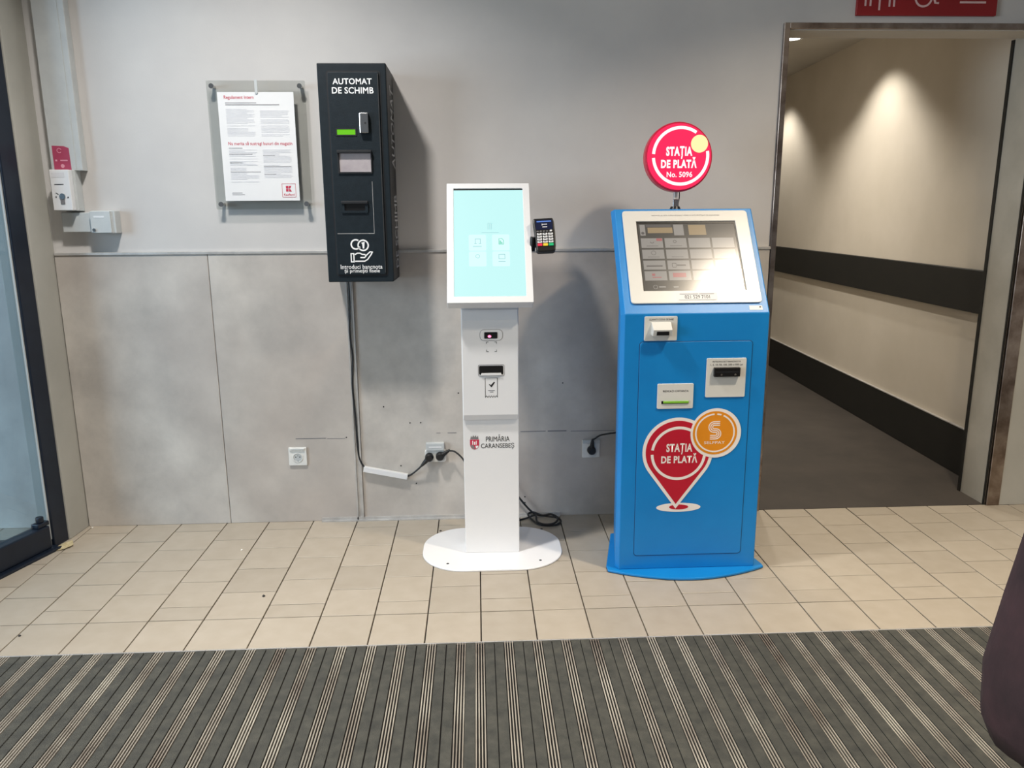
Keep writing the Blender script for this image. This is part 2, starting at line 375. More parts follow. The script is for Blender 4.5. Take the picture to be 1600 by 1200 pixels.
for x, y, lab in ((3.02, 2.13, 'small bright downlight in the corridor ceiling behind the door header'), (2.57, 1.83, 'unseen ceiling downlight added to fill the corridor nearer its left wall')):
    L = thing('ceiling_downlight', lab, 'light', (x, y, CZ), 'downlights in the corridor ceiling')
    build(MB().ring(circ(x, y, .075), circ(x, y, .055), CZ - .008, CZ), 'trim_ring', M['white'], L)
    build(MB().prism(circ(x, y, .055), CZ - .005, CZ - .001), 'lens', M['lamp'], L)
area('corridor_fill_light', (2.57, 1.83, CZ - .012), (2.57, 1.83, 0), .12, .12, 21, (1.0, .92, .80), 'DISK', 128)  # fill for the lower corridor wall; the second fitting is added to hold it
def spot(x, y, z, tgt, power, angle, color, blend=.55, r=.03):
    l = bpy.data.lights.new('corridor_spot', 'SPOT'); l.energy = power; l.spot_size = math.radians(angle); l.spot_blend = blend; l.color = color; l.shadow_soft_size = r
    o = bpy.data.objects.new('corridor_spot', l); COL.objects.link(o); o.location = (x, y, z)
    o.rotation_euler = (Vector(tgt) - Vector((x, y, z))).to_track_quat('-Z', 'Y').to_euler()
for y in (1.72, 3.6, 5.3):
    spot(cw(y) - .36, y, CZ - .03, (cw(y) - .30, y, 0), 50, 108, (1.0, .94, .84), .6)

# hall ceiling, its lamps, and two added behind the camera to light front faces
NEUTRAL, WARM = (1.0, .955, .90), (1.0, .85, .66)
struct(build(MB().box(-1.3, 5.2, -7, 0, CEIL, CEIL + .05), 'ceiling', M['ceiling']))
struct(build(MB().box(5.1, 5.2, -7, 0, 0, CEIL), 'wall_right', M['plaster']))
for x, y, pw, tint, where in ((-.12, -1.15, 46, NEUTRAL, 'above the change machine'), (2.56, -1.62, 54, WARM, 'above the blue payment terminal'), (-.1, -4.4, 76, NEUTRAL, 'added left of the photographer to light the front faces'), (2.6, -4.4, 66, WARM, 'added behind the person in the coat to light the front faces')):
    L = thing('ceiling_lamp', 'round white ceiling lamp ' + where, 'lamp', (x, y, CEIL), 'round lamps in the hall ceiling')
    build(MB().ring(circ(x, y, .17), circ(x, y, .14), CEIL - .03, CEIL), 'lamp_ring', M['white'], L)
    build(MB().prism(circ(x, y, .14), CEIL - .012, CEIL - .002), 'diffuser', M['lamp'], L)
    area('ceiling_lamp_light', (x, y, CEIL - .035), (x, y, 0), .20, .20, pw, tint, 'DISK', 123)

# floor: grout bed and tiles one by one
floor = struct(build(MB().box(-4.2, 5.2, -7, 0, -.06, -.0135), 'floor', M['grout']))
struct(build(MB().box(-4.2, 5.2, -7, .2, -.10, -.0601), 'floor_slab', M['grout']))
XL = {-3: -.622, -2: -.407, -1: -.209, 0: .003, 1: .213, 2: .41, 3: .605, 4: .8, 5: .994, 6: 1.186, 7: 1.38, 8: 1.575, 9: 1.786, 10: 1.994, 11: 2.203, 12: 2.406, 13: 2.618}
for i in range(14, 25): XL[i] = 2.618 + .206 * (i - 13)
for i in range(-4, -9, -1): XL[i] = -.622 + .207 * (i + 3)
tm = bpy.data.meshes.new('tile')
e = .006
tm.from_pydata([(-.5, -.5, -.0135), (.5, -.5, -.0135), (.5, .5, -.0135), (-.5, .5, -.0135), (-.5, -.5, -.001), (.5, -.5, -.001), (.5, .5, -.001), (-.5, .5, -.001),
                (-.5 + e, -.5 + e, 0), (.5 - e, -.5 + e, 0), (.5 - e, .5 - e, 0), (-.5 + e, .5 - e, 0)], [],
               [(0, 1, 5, 4), (1, 2, 6, 5), (2, 3, 7, 6), (3, 0, 4, 7), (4, 5, 9, 8), (5, 6, 10, 9), (6, 7, 11, 10), (7, 4, 8, 11), (8, 9, 10, 11)])
tm.materials.append(M['tile'])
G = .0046
def tile(x0, x1, y0, y1):
    o = bpy.data.objects.new('tile', tm); COL.objects.link(o); o.parent = floor
    o.location = ((x0 + x1) / 2, (y0 + y1) / 2, random.uniform(-.0004, .0002)); o.scale = (x1 - x0 - G, y1 - y0 - G, 1)
    o.rotation_euler = (random.uniform(-.001, .001), random.uniform(-.001, .001), 0)
YM, YF, TD = -1.137, -.931, .207
for i in range(-8, 24):
    x0, x1 = XL[i], XL[i + 1]
    tile(x0, x1, YM, YF)
    y = YF; step = TD if i % 2 else .097
    while y < -.02:
        y2 = min(y + step, -.001)
        if -.001 - y2 < .02: y2 = -.001
        tile(x0, x1, y, y2); y = y2; step = TD
# ------------------------------------------------------------------ entrance mat: rubber tray, carpet strips and aluminium rails
mat_t = thing('entrance_mat', 'dark grey ribbed entrance mat with pale aluminium rails along the tiles', 'mat', (.8, YM, 0))
MY1, MY0 = YM - .006, -4.6
build(MB().box(-1.28, 5.0, MY0, MY1, -.0134, -.0055), 'mat_tray', M['tray'], mat_t)
build(MB().box(-1.28, 5.0, MY1, MY1 + .004, -.0134, .001), 'edge_strip', M['alu'], mat_t)
rm = MB()
for k in range(4):
    cx = (k - 1.5) * .0086; rm.box(cx - .0017, cx + .0017, MY0, MY1, -.0055, -.0005)
sm = MB().box(-.0150, .0150, MY0, MY1, -.0055, -.0004)
def rep(mb, name, m, shared={}):
    if name not in shared:
        me = bpy.data.meshes.new(name); me.from_pydata([(v[0], v[1] - YM, v[2]) for v in mb.v], [], mb.f); me.materials.append(m); shared[name] = me
    return shared[name]
def put(mb, name, m, x):
    o = bpy.data.objects.new(name, rep(mb, name, m)); COL.objects.link(o); o.parent = mat_t; o.location = (x - .8, 0, 0)
rails = [(.732 - .1015 * k, .1015) for k in range(20)]
for c, p in rails:
    put(rm, 'mat_rail', M['rail'], c); g = (p - .033) / 4
    put(sm, 'carpet_strip', M['carpet'], c - .0165 - g); put(sm, 'carpet_strip', M['carpet'], c - .0165 - 3 * g)
put(sm, 'carpet_strip', M['carpet'], .7635)
for k in range(42):
    c = .795 + .0985 * k
    put(rm, 'mat_rail', M['rail'], c); g = (.0985 - .033) / 4
    put(sm, 'carpet_strip', M['carpet'], c + .0165 + g); put(sm, 'carpet_strip', M['carpet'], c + .0165 + 3 * g)

# ------------------------------------------------------------------ left side: pillar, navy post, glass door leaf
b = MB(); b.prism([(-1.055, 0), (-1.066, -.16), (-1.2, -.16), (-1.2, 0)], 0, CEIL)
pil = struct(build(b, 'wall_left', M['plaster_right'], bevel=.003))
build(MB().prism(circ(0, 0, .004, 8), 0, .001), 'bolt_hole', M['ink'], pil, frame((-1.0605, -.055, .055), (0, 1, 0), (0, 0, 1)) @ Matrix.Rotation(math.pi, 4, 'Y'))
b = MB(); b.prism([(-1.072, -.16), (-1.088, -.248), (-1.104, -.246), (-1.10, -.16)], 0, CEIL)
fr = struct(build(b, 'trim_14', M['navy'], bevel=.004))
build(MB().prism([(-1.098, -.247), (-1.099, -.254), (-1.103, -.254), (-1.102, -.246)], .04, CEIL), 'brush_seal', M['grey_plastic'], fr)
# leaf, standing a little open
hx, hy = -1.112, -.266; dx, dy = -.30, -.954; ln = math.hypot(dx, dy); dx /= ln; dy /= ln
LF = Matrix(((dx, 0, dy, hx), (dy, 0, -dx, hy), (0, 1, 0, 0), (0, 0, 0, 1)))
LF = frame((hx, hy, 0), (dx, dy, 0), (0, 0, 1))
door = struct(build(MB().box(-.012, 1.12, .10, 2.42, -.004, .004), 'door_1', M['glass'], None, LF))
build(MB().box(0, 1.15, .012, .115, -.03, .03), 'bottom_rail', M['navy'], door, LF, bevel=.006)
build(MB().box(0, 1.15, 2.40, 2.5, -.025, .025), 'top_rail', M['navy'], door, LF, bevel=.006)
build(MB().box(1.1, 1.15, .115, 2.4, -.025, .025), 'stile', M['navy'], door, LF, bevel=.006)
b = MB(); b.box(-.01, .05, .115, .135, -.02, .02); b.tube([(.02, .135, 0), (.02, .16, 0)], .016, 12)
build(b, 'pivot_bracket', M['navy'], door, LF, bevel=.004)
struct(build(MB().box(-.03, 1.3, -.002, .012, -.055, .075), 'trim_15', M['navy'], None, LF, bevel=.003))
build(MB().box(-3.0, -1.35, -1.9, -.17, -.004, .008), 'doormat', M['navy'])
tag(bpy.data.objects['doormat'], 'dark blue mat lying beyond the glass door', 'mat')

# ------------------------------------------------------------------ red sign above the doorway
S = thing('restroom_sign', 'red sign with white restroom pictograms above the doorway', 'sign', (2.77, 0, 2.265))
build(MB().prism(rrect(2.462, 3.083, 2.265, 2.50, .004), .0, .014), 'sign_board', M['signred'], S, W, bevel=.001, seg=1)
b = MB()
for x0, x1, z in ((2.494, 2.502, 2.303), (2.516, 2.524, 2.303), (2.600, 2.608, 2.300), (2.620, 2.628, 2.300)): b.box(x0, x1, z, z + .07, .014, .0148)
b.box(2.556, 2.564, 2.286, 2.44, .014, .0148)
b.prism(circ(2.509, 2.45, .014, 16), .014, .0148); b.prism(circ(2.614, 2.45, .014, 16), .014, .0148)
b.box(2.490, 2.528, 2.373, 2.432, .014, .0148); b.prism([(2.590, 2.37), (2.638, 2.37), (2.624, 2.432), (2.604, 2.432)], .014, .0148)
build(b, 'restroom_pictogram', M['sign_white'], S, W)
b = MB(); b.stroke(circ(2.753, 2.338, .036, 28, a0=100, a1=400, end=True), .008, .014, .0148)
b.stroke([(2.75, 2.43), (2.755, 2.37), (2.79, 2.37), (2.806, 2.316), (2.822, 2.316)], .009, .014, .0148); b.prism(circ(2.75, 2.455, .012, 16), .014, .0148)
build(b, 'wheelchair_pictogram', M['sign_white'], S, W)
b = MB(); b.box(2.915, 3.031, 2.315, 2.323, .014, .0148); b.box(2.915, 3.031, 2.36, 2.368, .014, .0148); b.prism(circ(2.955, 2.41, .014, 16), .014, .0148); b.box(2.965, 3.02, 2.385, 2.405, .014, .0148)
build(b, 'changing_table_pictogram', M['sign_white'], S, W)

# ------------------------------------------------------------------ cable duct, key switch, junction box
D = thing('cable_duct', 'white vertical cable duct running up beside the pillar', 'duct', (-.94, 0, 1.63))
build(MB().box(-.998, -.868, -.045, 0, 1.63, CEIL), 'duct_body', M['grey_plastic'], D, bevel=.002, seg=1)
build(MB().box(-.996, -.893, -.048, -.045, 1.631, CEIL), 'duct_cover', M['grey_plastic'], D, bevel=.001, seg=1)
st = build(MB().prism([(-.984, 1.632), (-.913, 1.632), (-.915, 1.722), (-.935, 1.730), (-.984, 1.732)], .0481, .0488), 'red_sticker', M['sticker'], D, W, label='faded red sticker')
b = MB(); b.box(-.976, -.968, 1.668, 1.675, .0489, .0492); b.box(-.955, -.925, 1.669, 1.674, .0489, .0492); b.prism(circ(-.948, 1.649, .008, 16), .0489, .0492)
b.stroke(circ(-.955, 1.712, .009, 14, a0=20, a1=320, end=True), .0025, .0489, .0492)
build(b, 'sticker_print', M['sticker_pale'], st, W)
K = thing('key_switch', 'white key switch box below the red sticker', 'switch', (-.99, 0, 1.46))
build(MB().box(-.985, -.900, -.055, 0, 1.462, 1.632), 'back_box', M['grey_plastic'], K, bevel=.002, seg=1)
build(MB().box(-.990, -.910, -.085, -.055, 1.464, 1.632), 'cover', M['white'], K, bevel=.002, seg=1)
KF = frame((-.950, -.085, 1.46))
b = MB(); b.prism(circ(0.004, .062, .0125, 20), .0002, .004)
cyl = build(b, 'lock_cylinder', M['chrome'], K, KF)
build(MB().box(-.006, .012, .030, .058, .0002, .003), 'lock_barrel', M['greyink'], cyl, KF, bevel=.002)
b = MB(); b.prism([(-.027, .062), (-.019, .062), (-.023, .055)], .0002, .0008); b.prism([(.022, .055), (.030, .055), (.026, .063)], .0002, .0008); b.stroke([(-.023, .077), (-.012, .070)], .003, .0002, .0008)
b.box(-.024, .014, .110, .113, .0002, .0008)
build(b, 'printed_marks', M['ink'], K, KF)
build(MB().box(-.032, .022, .140, .160, .0002, .0006), 'rating_label', M['paleink'], K, KF)
J = thing('junction_box', 'grey junction box with small lock on the wall below the key switch', 'box', (-.84, 0, 1.36))
build(MB().box(-.985, -.850, -.04, 0, 1.372, 1.455), 'duct_stub', M['grey_plastic'], J, bevel=.002, seg=1)
build(MB().box(-.850, -.752, -.055, 0, 1.366, 1.462), 'body', M['grey_plastic'], J, bevel=.003)
lid = build(MB().box(-.854, -.768, -.064, -.055, 1.368, 1.460), 'lid', M['grey_plastic'], J, bevel=.002)
build(MB().box(-.838, -.794, -.0648, -.064, 1.432, 1.440), 'label_strip', M['white'], lid)
build(MB().prism(circ(-.840, 1.381, .007, 14), .064, .07), 'lock', M['chrome'], J, W)

# ------------------------------------------------------------------ framed notice
N = thing('notice_board', 'clear acrylic plate with a printed white notice sheet on the wall', 'notice', (-.115, 0, 1.463))
NX0, NX1, NZ0, NZ1 = -.322, .090, 1.464, 1.994
build(MB().prism(rrect(NX0, NX1, NZ0, NZ1, .004, 3), .034, .039), 'acrylic_plate', M['acrylic'], N, W)
sh = build(MB().box(-.279, .040, 1.500, 1.948, .0395, .0405), 'notice_sheet', M['paper'], N, W)
for x in (NX0 + .022, NX1 - .022):
    for z in (NZ0 + .022, NZ1 - .022):
        b = MB(); b.prism(circ(x, z, .0075, 16), 0.0, .034); b.prism(circ(x, z, .0105, 16), .039, .045)
        build(b, 'standoff_bolt', M['chrome'], N, W)
build(MB().prism(rrect(-.120, -.108, 1.940, 1.999, .005, 4), .0413, .044), 'hanging_clip', M['grey_plastic'], N, W)
text('Regulament intern', 'red_heading', M['red_ink'], sh, W, -.252, -.128, 1.916, 1.934, .0409, bold=.015)
text('Nu merita să sustragi bunuri din magazin', 'red_heading', M['red_ink'], sh, W, -.248, .022, 1.728, 1.747, .0409, bold=.012)
rs = []
for col0, col1 in ((-.248, -.130), (-.105, .015)):
    z = 1.878 if col0 < -.2 else 1.872
    while z > 1.765:
        rs.append((col0, col1 - random.choice((0, .0, .004, .03)), z, z + .0022)); z -= .0052 if random.random() > .15 else .010
    z = 1.712
    while z > (1.578 if col0 < -.2 else 1.592):
        rs.append((col0, col1 - random.choice((0, .0, .006, .05)), z, z + .0022)); z -= .0052 if random.random() > .15 else .011
lines(rs, 'fine_print', M['paleink'], sh, W, .0409)
lines([(-.248, -.118, 1.903, 1.906), (-.248, -.022, 1.895, 1.899), (-.248, -.190, 1.719, 1.7215), (-.248, -.150, 1.694, 1.6965), (-.105, -.055, 1.688, 1.6905), (-.248, -.195, 1.658, 1.6605), (-.105, .012, 1.642, 1.6445), (-.248, -.120, 1.620, 1.6225), (-.105, -.055, 1.610, 1.6125), (-.248, -.205, 1.532, 1.535), (-.248, -.195, 1.525, 1.5275)], 'bold_print', M['midink'], sh, W, .0409)
b = MB(); b.ring(rrect(-.034, .025, 1.514, 1.572, .001, 1), rrect(-.0325, .0235, 1.5155, 1.5705, .001, 1), .0409, .0412)
b.box(-.017, -.0065, 1.551, 1.562, .0409, .0412); b.box(-.017, -.0065, 1.538, 1.549, .0409, .0412)
b.prism([(-.0045, 1.551), (.0005, 1.551), (.007, 1.562), (-.0045, 1.562)], .0409, .0412); b.prism([(-.0045, 1.549), (-.0045, 1.538), (.008, 1.538), (.0005, 1.549)], .0409, .0412)
lg = build(b, 'store_logo', M['red_ink'], sh, W)
text('Kaufland', 'store_name', M['red_ink'], sh, W, -.027, .018, 1.521, 1.530, .0409, bold=.02)

# ------------------------------------------------------------------ change machine
BXc = .317
B = thing('change_machine', 'dark charcoal coin change machine mounted on the wall', 'change machine', (BXc, 0, 1.161))
BF = frame((BXc, -.25, 1.6))
body = build(MB().box(.183, .456, -.25, -.0, 1.161, 2.027), 'housing', M['charcoal'], B, bevel=.004)
# door with a shallow groove round it
b = MB(); b.ring(rrect(-.098, .116, -.414, .398, .010), rrect(-.092, .110, -.408, .392, .008), 0, .0012)
build(b, 'door_groove', M['groove'], B, BF)
dr = build(MB().prism(rrect(-.092, .110, -.408, .392, .008), .0, .007), 'door', M['charcoal'], B, BF, bevel=.002)
b = MB(); b.box(.1045, .108, -.4, .385, .007, .0085); build(b, 'door_ridge', M['charcoal2'], dr, BF)
text('AUTOMAT', 'lettering', M['white_ink'], dr, BF, -.073, .082, .345, .368, .0075, bold=.016)
text('DE SCHIMB', 'lettering', M['white_ink'], dr, BF, -.077, .088, .310, .335, .0075, bold=.016)
lk = build(MB().prism(rrect(.028, .064, .157, .236, .003), .007, .026), 'lock_cover', M['chrome'], dr, BF, bevel=.003)
build(MB().prism(circ(.052, .196, .004, 12), .026, .0275), 'keyhole', M['ink'], lk, BF)
build(MB().ring(rrect(-.070, .013, .148, .178, .002), rrect(-.065, .008, .153, .173, .001), .007, .0095), 'display_frame', M['groove'], dr, BF)
build(MB().box(-.065, .008, .153, .173, .006, .0078), 'green_display', M['green'], dr, BF)
build(MB().ring(rrect(-.069, .070, .002, .092, .004), rrect(-.063, .066, .007, .082, .003), .007, .013), 'window_frame', M['groove'], dr, BF)
build(MB().box(-.062, .065, .008, .081, .006, .0082), 'banknote_window', M['bill'], dr, BF)
build(MB().box(-.069, .070, .081, .093, .007, .024), 'window_shade_ledge', M['groove'], dr, BF, bevel=.002)  # ledge added so the window's top lies in shade like a recess
build(MB().box(-.062, .046, -.119, -.107, .007, .018), 'tray_shade_ledge', M['groove'], dr, BF, bevel=.002)  # same added ledge, shading the top of the coin tray
b = MB(); b.ring(rrect(-.062, .046, -.155, -.108, .003), rrect(-.050, .034, -.146, -.118, .003), .007, .0125)
build(b, 'coin_tray_frame', M['charcoal'], dr, BF); build(MB().box(-.05, .034, -.146, -.118, .0065, .0076), 'coin_tray', M['black'], dr, BF)
b = MB(); b.box(-.085, .066, -.2395, -.238, .007, .0078); b.box(.066, .0672, -.2395, -.03, .007, .0076)
build(b, 'flap_seam', M['side_ink'], dr, BF)
# hand and coins pictogram
b = MB(); b.stroke(circ(-.012, -.283, .019, 28, a0=55, a1=330, end=True), .006, .0072, .0078); b.stroke(circ(.018, -.287, .021, 32), .006, .0072, .0078, closed=True)
b.stroke([(.012, -.279), (.019, -.274), (.019, -.300)], .006, .0072, .0078)
b.box(-.036, -.020, -.357, -.318, .0072, .0075)
b.stroke([(-.018, -.325), (-.008, -.319), (.004, -.319), (.012, -.324), (.024, -.325), (.027, -.332), (.022, -.337), (.004, -.337)], .005, .0072, .0078)
b.stroke([(.027, -.330), (.046, -.313), (.054, -.315), (.050, -.324), (.034, -.345), (.022, -.352), (-.018, -.352)], .005, .0072, .0078)
build(b, 'hand_and_coins_pictogram', M['white_ink'], dr, BF)
build(MB().box(-.031, -.025, -.352, -.323, .0076, .0079), 'sleeve_mark', M['charcoal'], dr, BF)
text('Introduci bancnota', 'lettering', M['white_ink'], dr, BF, -.079, .094, -.384, -.366, .0075, bold=.008)
text('și primești fisele', 'lettering', M['white_ink'], dr, BF, -.064, .083, -.404, -.384, .0075, bold=.008)
BS = frame((.456, -.125, 1.6), (0, 1, 0), (0, 0, 1))
build(MB().box(-.118, .12, -.43, .42, 0, .0006), 'side_sheet', M['charcoal2'], B, BS)
text('AUTOMAT', 'side_lettering', M['side_ink'], B, BS, -.02, .105, .03, .36, .0012, bold=.01, rot=90)
text('DE SCHIMB', 'side_lettering', M['side_ink'], B, BS, .0, .11, -.39, -.08, .0012, bold=.01, rot=90)

# ------------------------------------------------------------------ sockets, cables
def socket_single(x, z, label, open_lid=False):
    s = thing('wall_socket', label, 'socket', (x, -.012, z), 'sockets in the concrete wall panels')
    f = frame((x, -.012, z))
    build(MB().prism(rrect(-.042, .042, -.044, .044, .004), 0, .009), 'cover_plate', M['plastic'], s, f, bevel=.002)
    b = MB(); b.ring(circ(0, -.004, .0235, 28), circ(0, -.004, .020, 28), .009, .0115); build(b, 'socket_ring', M['plastic'], s, f)
    build(MB().prism(circ(0, -.004, .020, 28), .009, .0094), 'socket_well', M['grey_plastic'], s, f)
    b = MB()
    for dx_ in (-.0095, .0095): b.prism(circ(dx_, -.002, .0027, 10), .0095, .0099)
    b.box(-.0015, .0015, -.0235, -.019, .0095, .0099); b.prism(circ(0, .004, .002, 8), .0095, .0099)
    build(b, 'pin_hole', M['ink'], s, f)
    if open_lid:
        build(MB().prism(rrect(-.042, .042, .030, .045, .003), .009, .020), 'open_lid', M['grey_plastic'], s, f, bevel=.002)
    else:
        build(MB().prism(rrect(-.034, .034, .031, .042, .002), .009, .015), 'lid_hinge', M['plastic'], s, f, bevel=.002)
        build(MB().box(-.030, .030, .033, .039, .015, .0156), 'label_strip', M['grey_plastic'], s, f)
    return s
socket_single(-.05, .328, 'single white wall socket with nothing plugged in')
socket_single(1.337, .338, 'white wall socket beside the blue terminal with one plug in it', True)
s = thing('wall_socket', 'double white wall socket with two black plugs beside the white kiosk', 'socket', (.596, -.012, .335), 'sockets in the concrete wall panels')
f = frame((.596, -.012, .335))
build(MB().prism(rrect(-.05, .05, -.045, .016, .012), 0, .018), 'socket_body', M['plastic'], s, f, bevel=.003)
build(MB().prism(rrect(-.043, .043, .012, .050, .004), 0, .026), 'hinged_lid', M['grey_plastic'], s, f, bevel=.003)
build(MB().box(-.030, .030, .028, .034, .026, .0268), 'label_strip', M['paper'], s, f)
def smooth_path(pts, n=8):
    P = [Vector(p) for p in pts]; out = []
    for i in range(len(P) - 1):
        p0, p1, p2, p3 = P[max(i - 1, 0)], P[i], P[i + 1], P[min(i + 2, len(P) - 1)]
        for k in range(n):
            t = k / n
            out.append(.5 * ((2 * p1) + (-p0 + p2) * t + (2 * p0 - 5 * p1 + 4 * p2 - p3) * t * t + (-p0 + 3 * p1 - 3 * p2 + p3) * t ** 3))
    return out + [P[-1]]
def cable(name, label, pts, r=.0042, plug=None, cdir=(0, 0, 1), seat=.03):
    c = thing(name, label, 'cable', pts[0])
    build(MB().tube(smooth_path(pts), r, 8), 'wire', M['rubber'], c, smooth=True)
    if plug:
        px, pz, y = plug
        b = MB(); b.tube([(px, -y, pz), (px, -y - .004, pz), (px, -y - .024, pz), (px, -y - .030, pz)], .02, 20, [.0195, .0205, .019, .014])
        build(b, 'plug', M['rubber'], c, smooth=True)
        d = Vector(cdir).normalized(); p0 = Vector((px, -y - .016, pz)) + d * .012
        build(MB().tube([p0, p0 + d * .018, p0 + d * .034, p0 + d * .045], .01, 12, [.0125, .010, .0075, .005]), 'strain_relief', M['rubber'], c, smooth=True)
    return c
cable('power_cable', 'black cable hanging from the change machine down to the white trunking',
      [(.229, -.03, 1.165), (.229, -.024, 1.05), (.2225, -.024, .909), (.229, -.020, .80), (.2215, -.020, .669), (.228, -.022, .515), (.232, -.020, .358), (.242, -.022, .30), (.262, -.026, .268)])
d = Vector((-.045, 0, -.04)); pl = (.567, .318, .030)
cable('power_cable', 'black cable from the white trunking up to the left plug of the double socket',
      [(.567 - .034, -.046, .318 - .036), (.515, -.040, .262), (.49, -.034, .240), (.470, -.026, .225), (.45, -.026, .222)], plug=pl, cdir=(-.7, 0, -.75))
cable('power_cable', 'black cable from the right plug of the double socket to the white kiosk',
      [(.618 + .036, -.046, .322 + .026), (.665, -.055, .352), (.69, -.09, .358), (.725, -.17, .352), (.755, -.28, .338), (.765, -.320, .335)], plug=(.618, .322, .030), cdir=(.8, 0, .55))
cable('power_cable', 'black cable from the wall socket into the back of the blue terminal',
      [(1.340, -.036, .338 + .05), (1.350, -.042, .393), (1.375, -.05, .412), (1.41, -.07, .425), (1.45, -.10, .442), (1.485, -.15, .49), (1.50, -.245, .52)], plug=(1.338, .334, .024), cdir=(.05, 0, 1))
coil = [(.93, -.05, .20), (.995, -.04, .10), (1.06, -.045, .028), (1.12, -.045, .012), (1.165, -.06, .010), (1.186, -.10, .008), (1.165, -.145, .008), (1.12, -.155, .008), (1.075, -.135, .008), (1.045, -.075, .012),
        (1.035, -.03, .018), (1.06, -.03, .026), (1.10, -.055, .020), (1.145, -.05, .022), (1.172, -.09, .018), (1.15, -.15, .018), (1.105, -.160, .016), (1.07, -.125, .018), (1.068, -.06, .024), (1.03, -.06, .010), (.985, -.085, .008), (.93, -.15, .010), (.92, -.20, .0135), (.91, -.318, .03)]
cable('power_cable', 'black cable loosely coiled on the tiles behind the white kiosk', coil, r=.0048)
tr = thing('cable_trunking', 'short white cable trunking fixed at a slant to the concrete panel', 'trunking', (.35, -.012, .25))
a0 = Vector((.255, .263)); a1 = Vector((.462, .219)); tv = (a1 - a0).normalized()
TF = frame((a0.x, -.012, a0.y), (tv.x, 0, tv.y), (-tv.y, 0, tv.x)); tl = (a1 - a0).length
build(MB().box(0, tl, -.012, .012, 0, .012), 'trunking_base', M['plastic'], tr, TF, bevel=.001, seg=1)
build(MB().box(0.001, tl - .001, -.013, .013, .012, .024), 'trunking_cover', M['white'], tr, TF, bevel=.002)

# ------------------------------------------------------------------ white information kiosk
KX = .854
Q = thing('information_kiosk', 'slim white touchscreen kiosk with tilted cyan screen on an oval floor plate', 'kiosk', (KX, -.38, 0))
base = build(MB().prism(rrect(KX - .302, KX + .302, -.603, -.156, .19, 12), 0.0, .008), 'floor_plate', M['white'], Q, bevel=.002, seg=1)
for x, y in ((KX - .235, -.185), (KX + .232, -.192), (KX - .19, -.535), (KX + .20, -.525)):
    build(MB().prism(circ(x, y, .006, 12), .0078, .0085), 'screw_hole', M['ink'], base)
col = build(MB().box(KX - .116, KX + .116, -.437, -.325, .008, 1.115), 'column', M['white'], Q, bevel=.003)
KC = frame((KX, -.437, 0))
b = MB(); sec = [(0, .606), (.010, .604), (.022, .628), (.022, 1.020), (.004, 1.062), (0, 1.062)]
vs_ = [(x, z, w) for x in (-.113, .113) for w, z in sec]; n = len(sec)
b.add(vs_, [tuple(range(n)), tuple(reversed(range(n, 2 * n)))] + [(i, (i + 1) % n, n + (i + 1) % n, n + i) for i in range(n)])
cv = build(b, 'front_cover', M['white'], Q, KC, bevel=.0015, seg=1)
KU = frame((KX, -.459, 0))
def kz(z): return z            # heights measured on the column plane, close enough on the cover
sc_ = build(MB().ring(rrect(-.041, .052, .937, .983, .018), rrect(-.0396, .0506, .9384, .9816, .017), 0, .0008), 'scanner_surround', M['greyink'], Q, KU)
build(MB().prism(rrect(-.0395, .0505, .9385, .9815, .017), 0, .0015), 'scanner_bezel', M['white'], sc_, KU, bevel=.001, seg=1)
build(MB().prism(rrect(-.023, .030, .946, .972, .003), .0015, .0030), 'scanner_window', M['black'], sc_, KU)
build(MB().prism(circ(-.002, .955, .007, 20, ry=.005), .0030, .0034), 'scanner_light', M['laser'], sc_, KU)
b = MB()
for cx, sx in ((-.014, 1), (.026, -1)):
    for cy, sy in ((.932, -1), (.892, 1)): b.stroke([(cx + sx * .008, cy), (cx, cy), (cx, cy + sy * .008)], .0018, .0002, .0006)
build(b, 'scan_frame_mark', M['ink'], cv, KU)
sl = build(MB().ring(rrect(-.050, .057, .791, .839, .007), rrect(-.0485, .0555, .7925, .8375, .006), 0, .001), 'receipt_slot', M['greyink'], Q, KU)
build(MB().prism(rrect(-.046, .052, .797, .834, .005), .0002, .001), 'slot_opening', M['black'], sl, KU)
build(MB().prism([(-.040, .795), (.046, .795), (.043, .804), (-.036, .804)], .0002, .006), 'slot_lip', M['white'], sl, KU)
b = MB(); b.stroke([(-.022, .702), (-.022, .783), (.028, .783), (.028, .702)], .0016, .0002, .0006)
b.stroke([(-.022 + .05 * k / 10, .702 + (.007 if k % 2 else 0)) for k in range(11)], .0016, .0002, .0006)
b.stroke([(-.005, .757), (.002, .748), (.016, .766)], .005, .0002, .0006); b.box(-.010, .017, .7295, .7315, .0002, .0006); b.box(-.003, .011, .7235, .7255, .0002, .0006)
build(b, 'receipt_pictogram', M['ink'], cv, KU)
text('PRIMĂRIA', 'lettering', M['ink'], col, KC, -.022, .077, .507, .537, .0008)
text('CARANSEBEȘ', 'lettering', M['ink'], col, KC, -.043, .096, .472, .500, .0008)
cr = build(MB().prism([(-.0885, .517), (-.051, .517), (-.051, .494), (-.054, .484), (-.061, .477), (-.070, .4735), (-.079, .477), (-.0855, .484), (-.0885, .494)], .0006, .0010), 'city_crest', M['red_ink'], col, KC)
b = MB(); b.prism([(-.087, .519), (-.084, .533), (-.079, .527), (-.075, .536), (-.070, .528), (-.065, .536), (-.061, .527), (-.055, .533), (-.053, .519)], .0006, .0010)
b.prism([(-.086, .496), (-.072, .490), (-.068, .477), (-.077, .478), (-.084, .485)], .0010, .0013)
build(b, 'crest_crown', M['greyink'], cr, KC)
b = MB(); b.box(-.079, -.076, .495, .512, .001, .0013); b.box(-.072, -.067, .495, .507, .001, .0013); b.box(-.064, -.061, .495, .512, .001, .0013); b.prism([(-.066, .490), (-.054, .490), (-.056, .483), (-.064, .478)], .001, .0013)
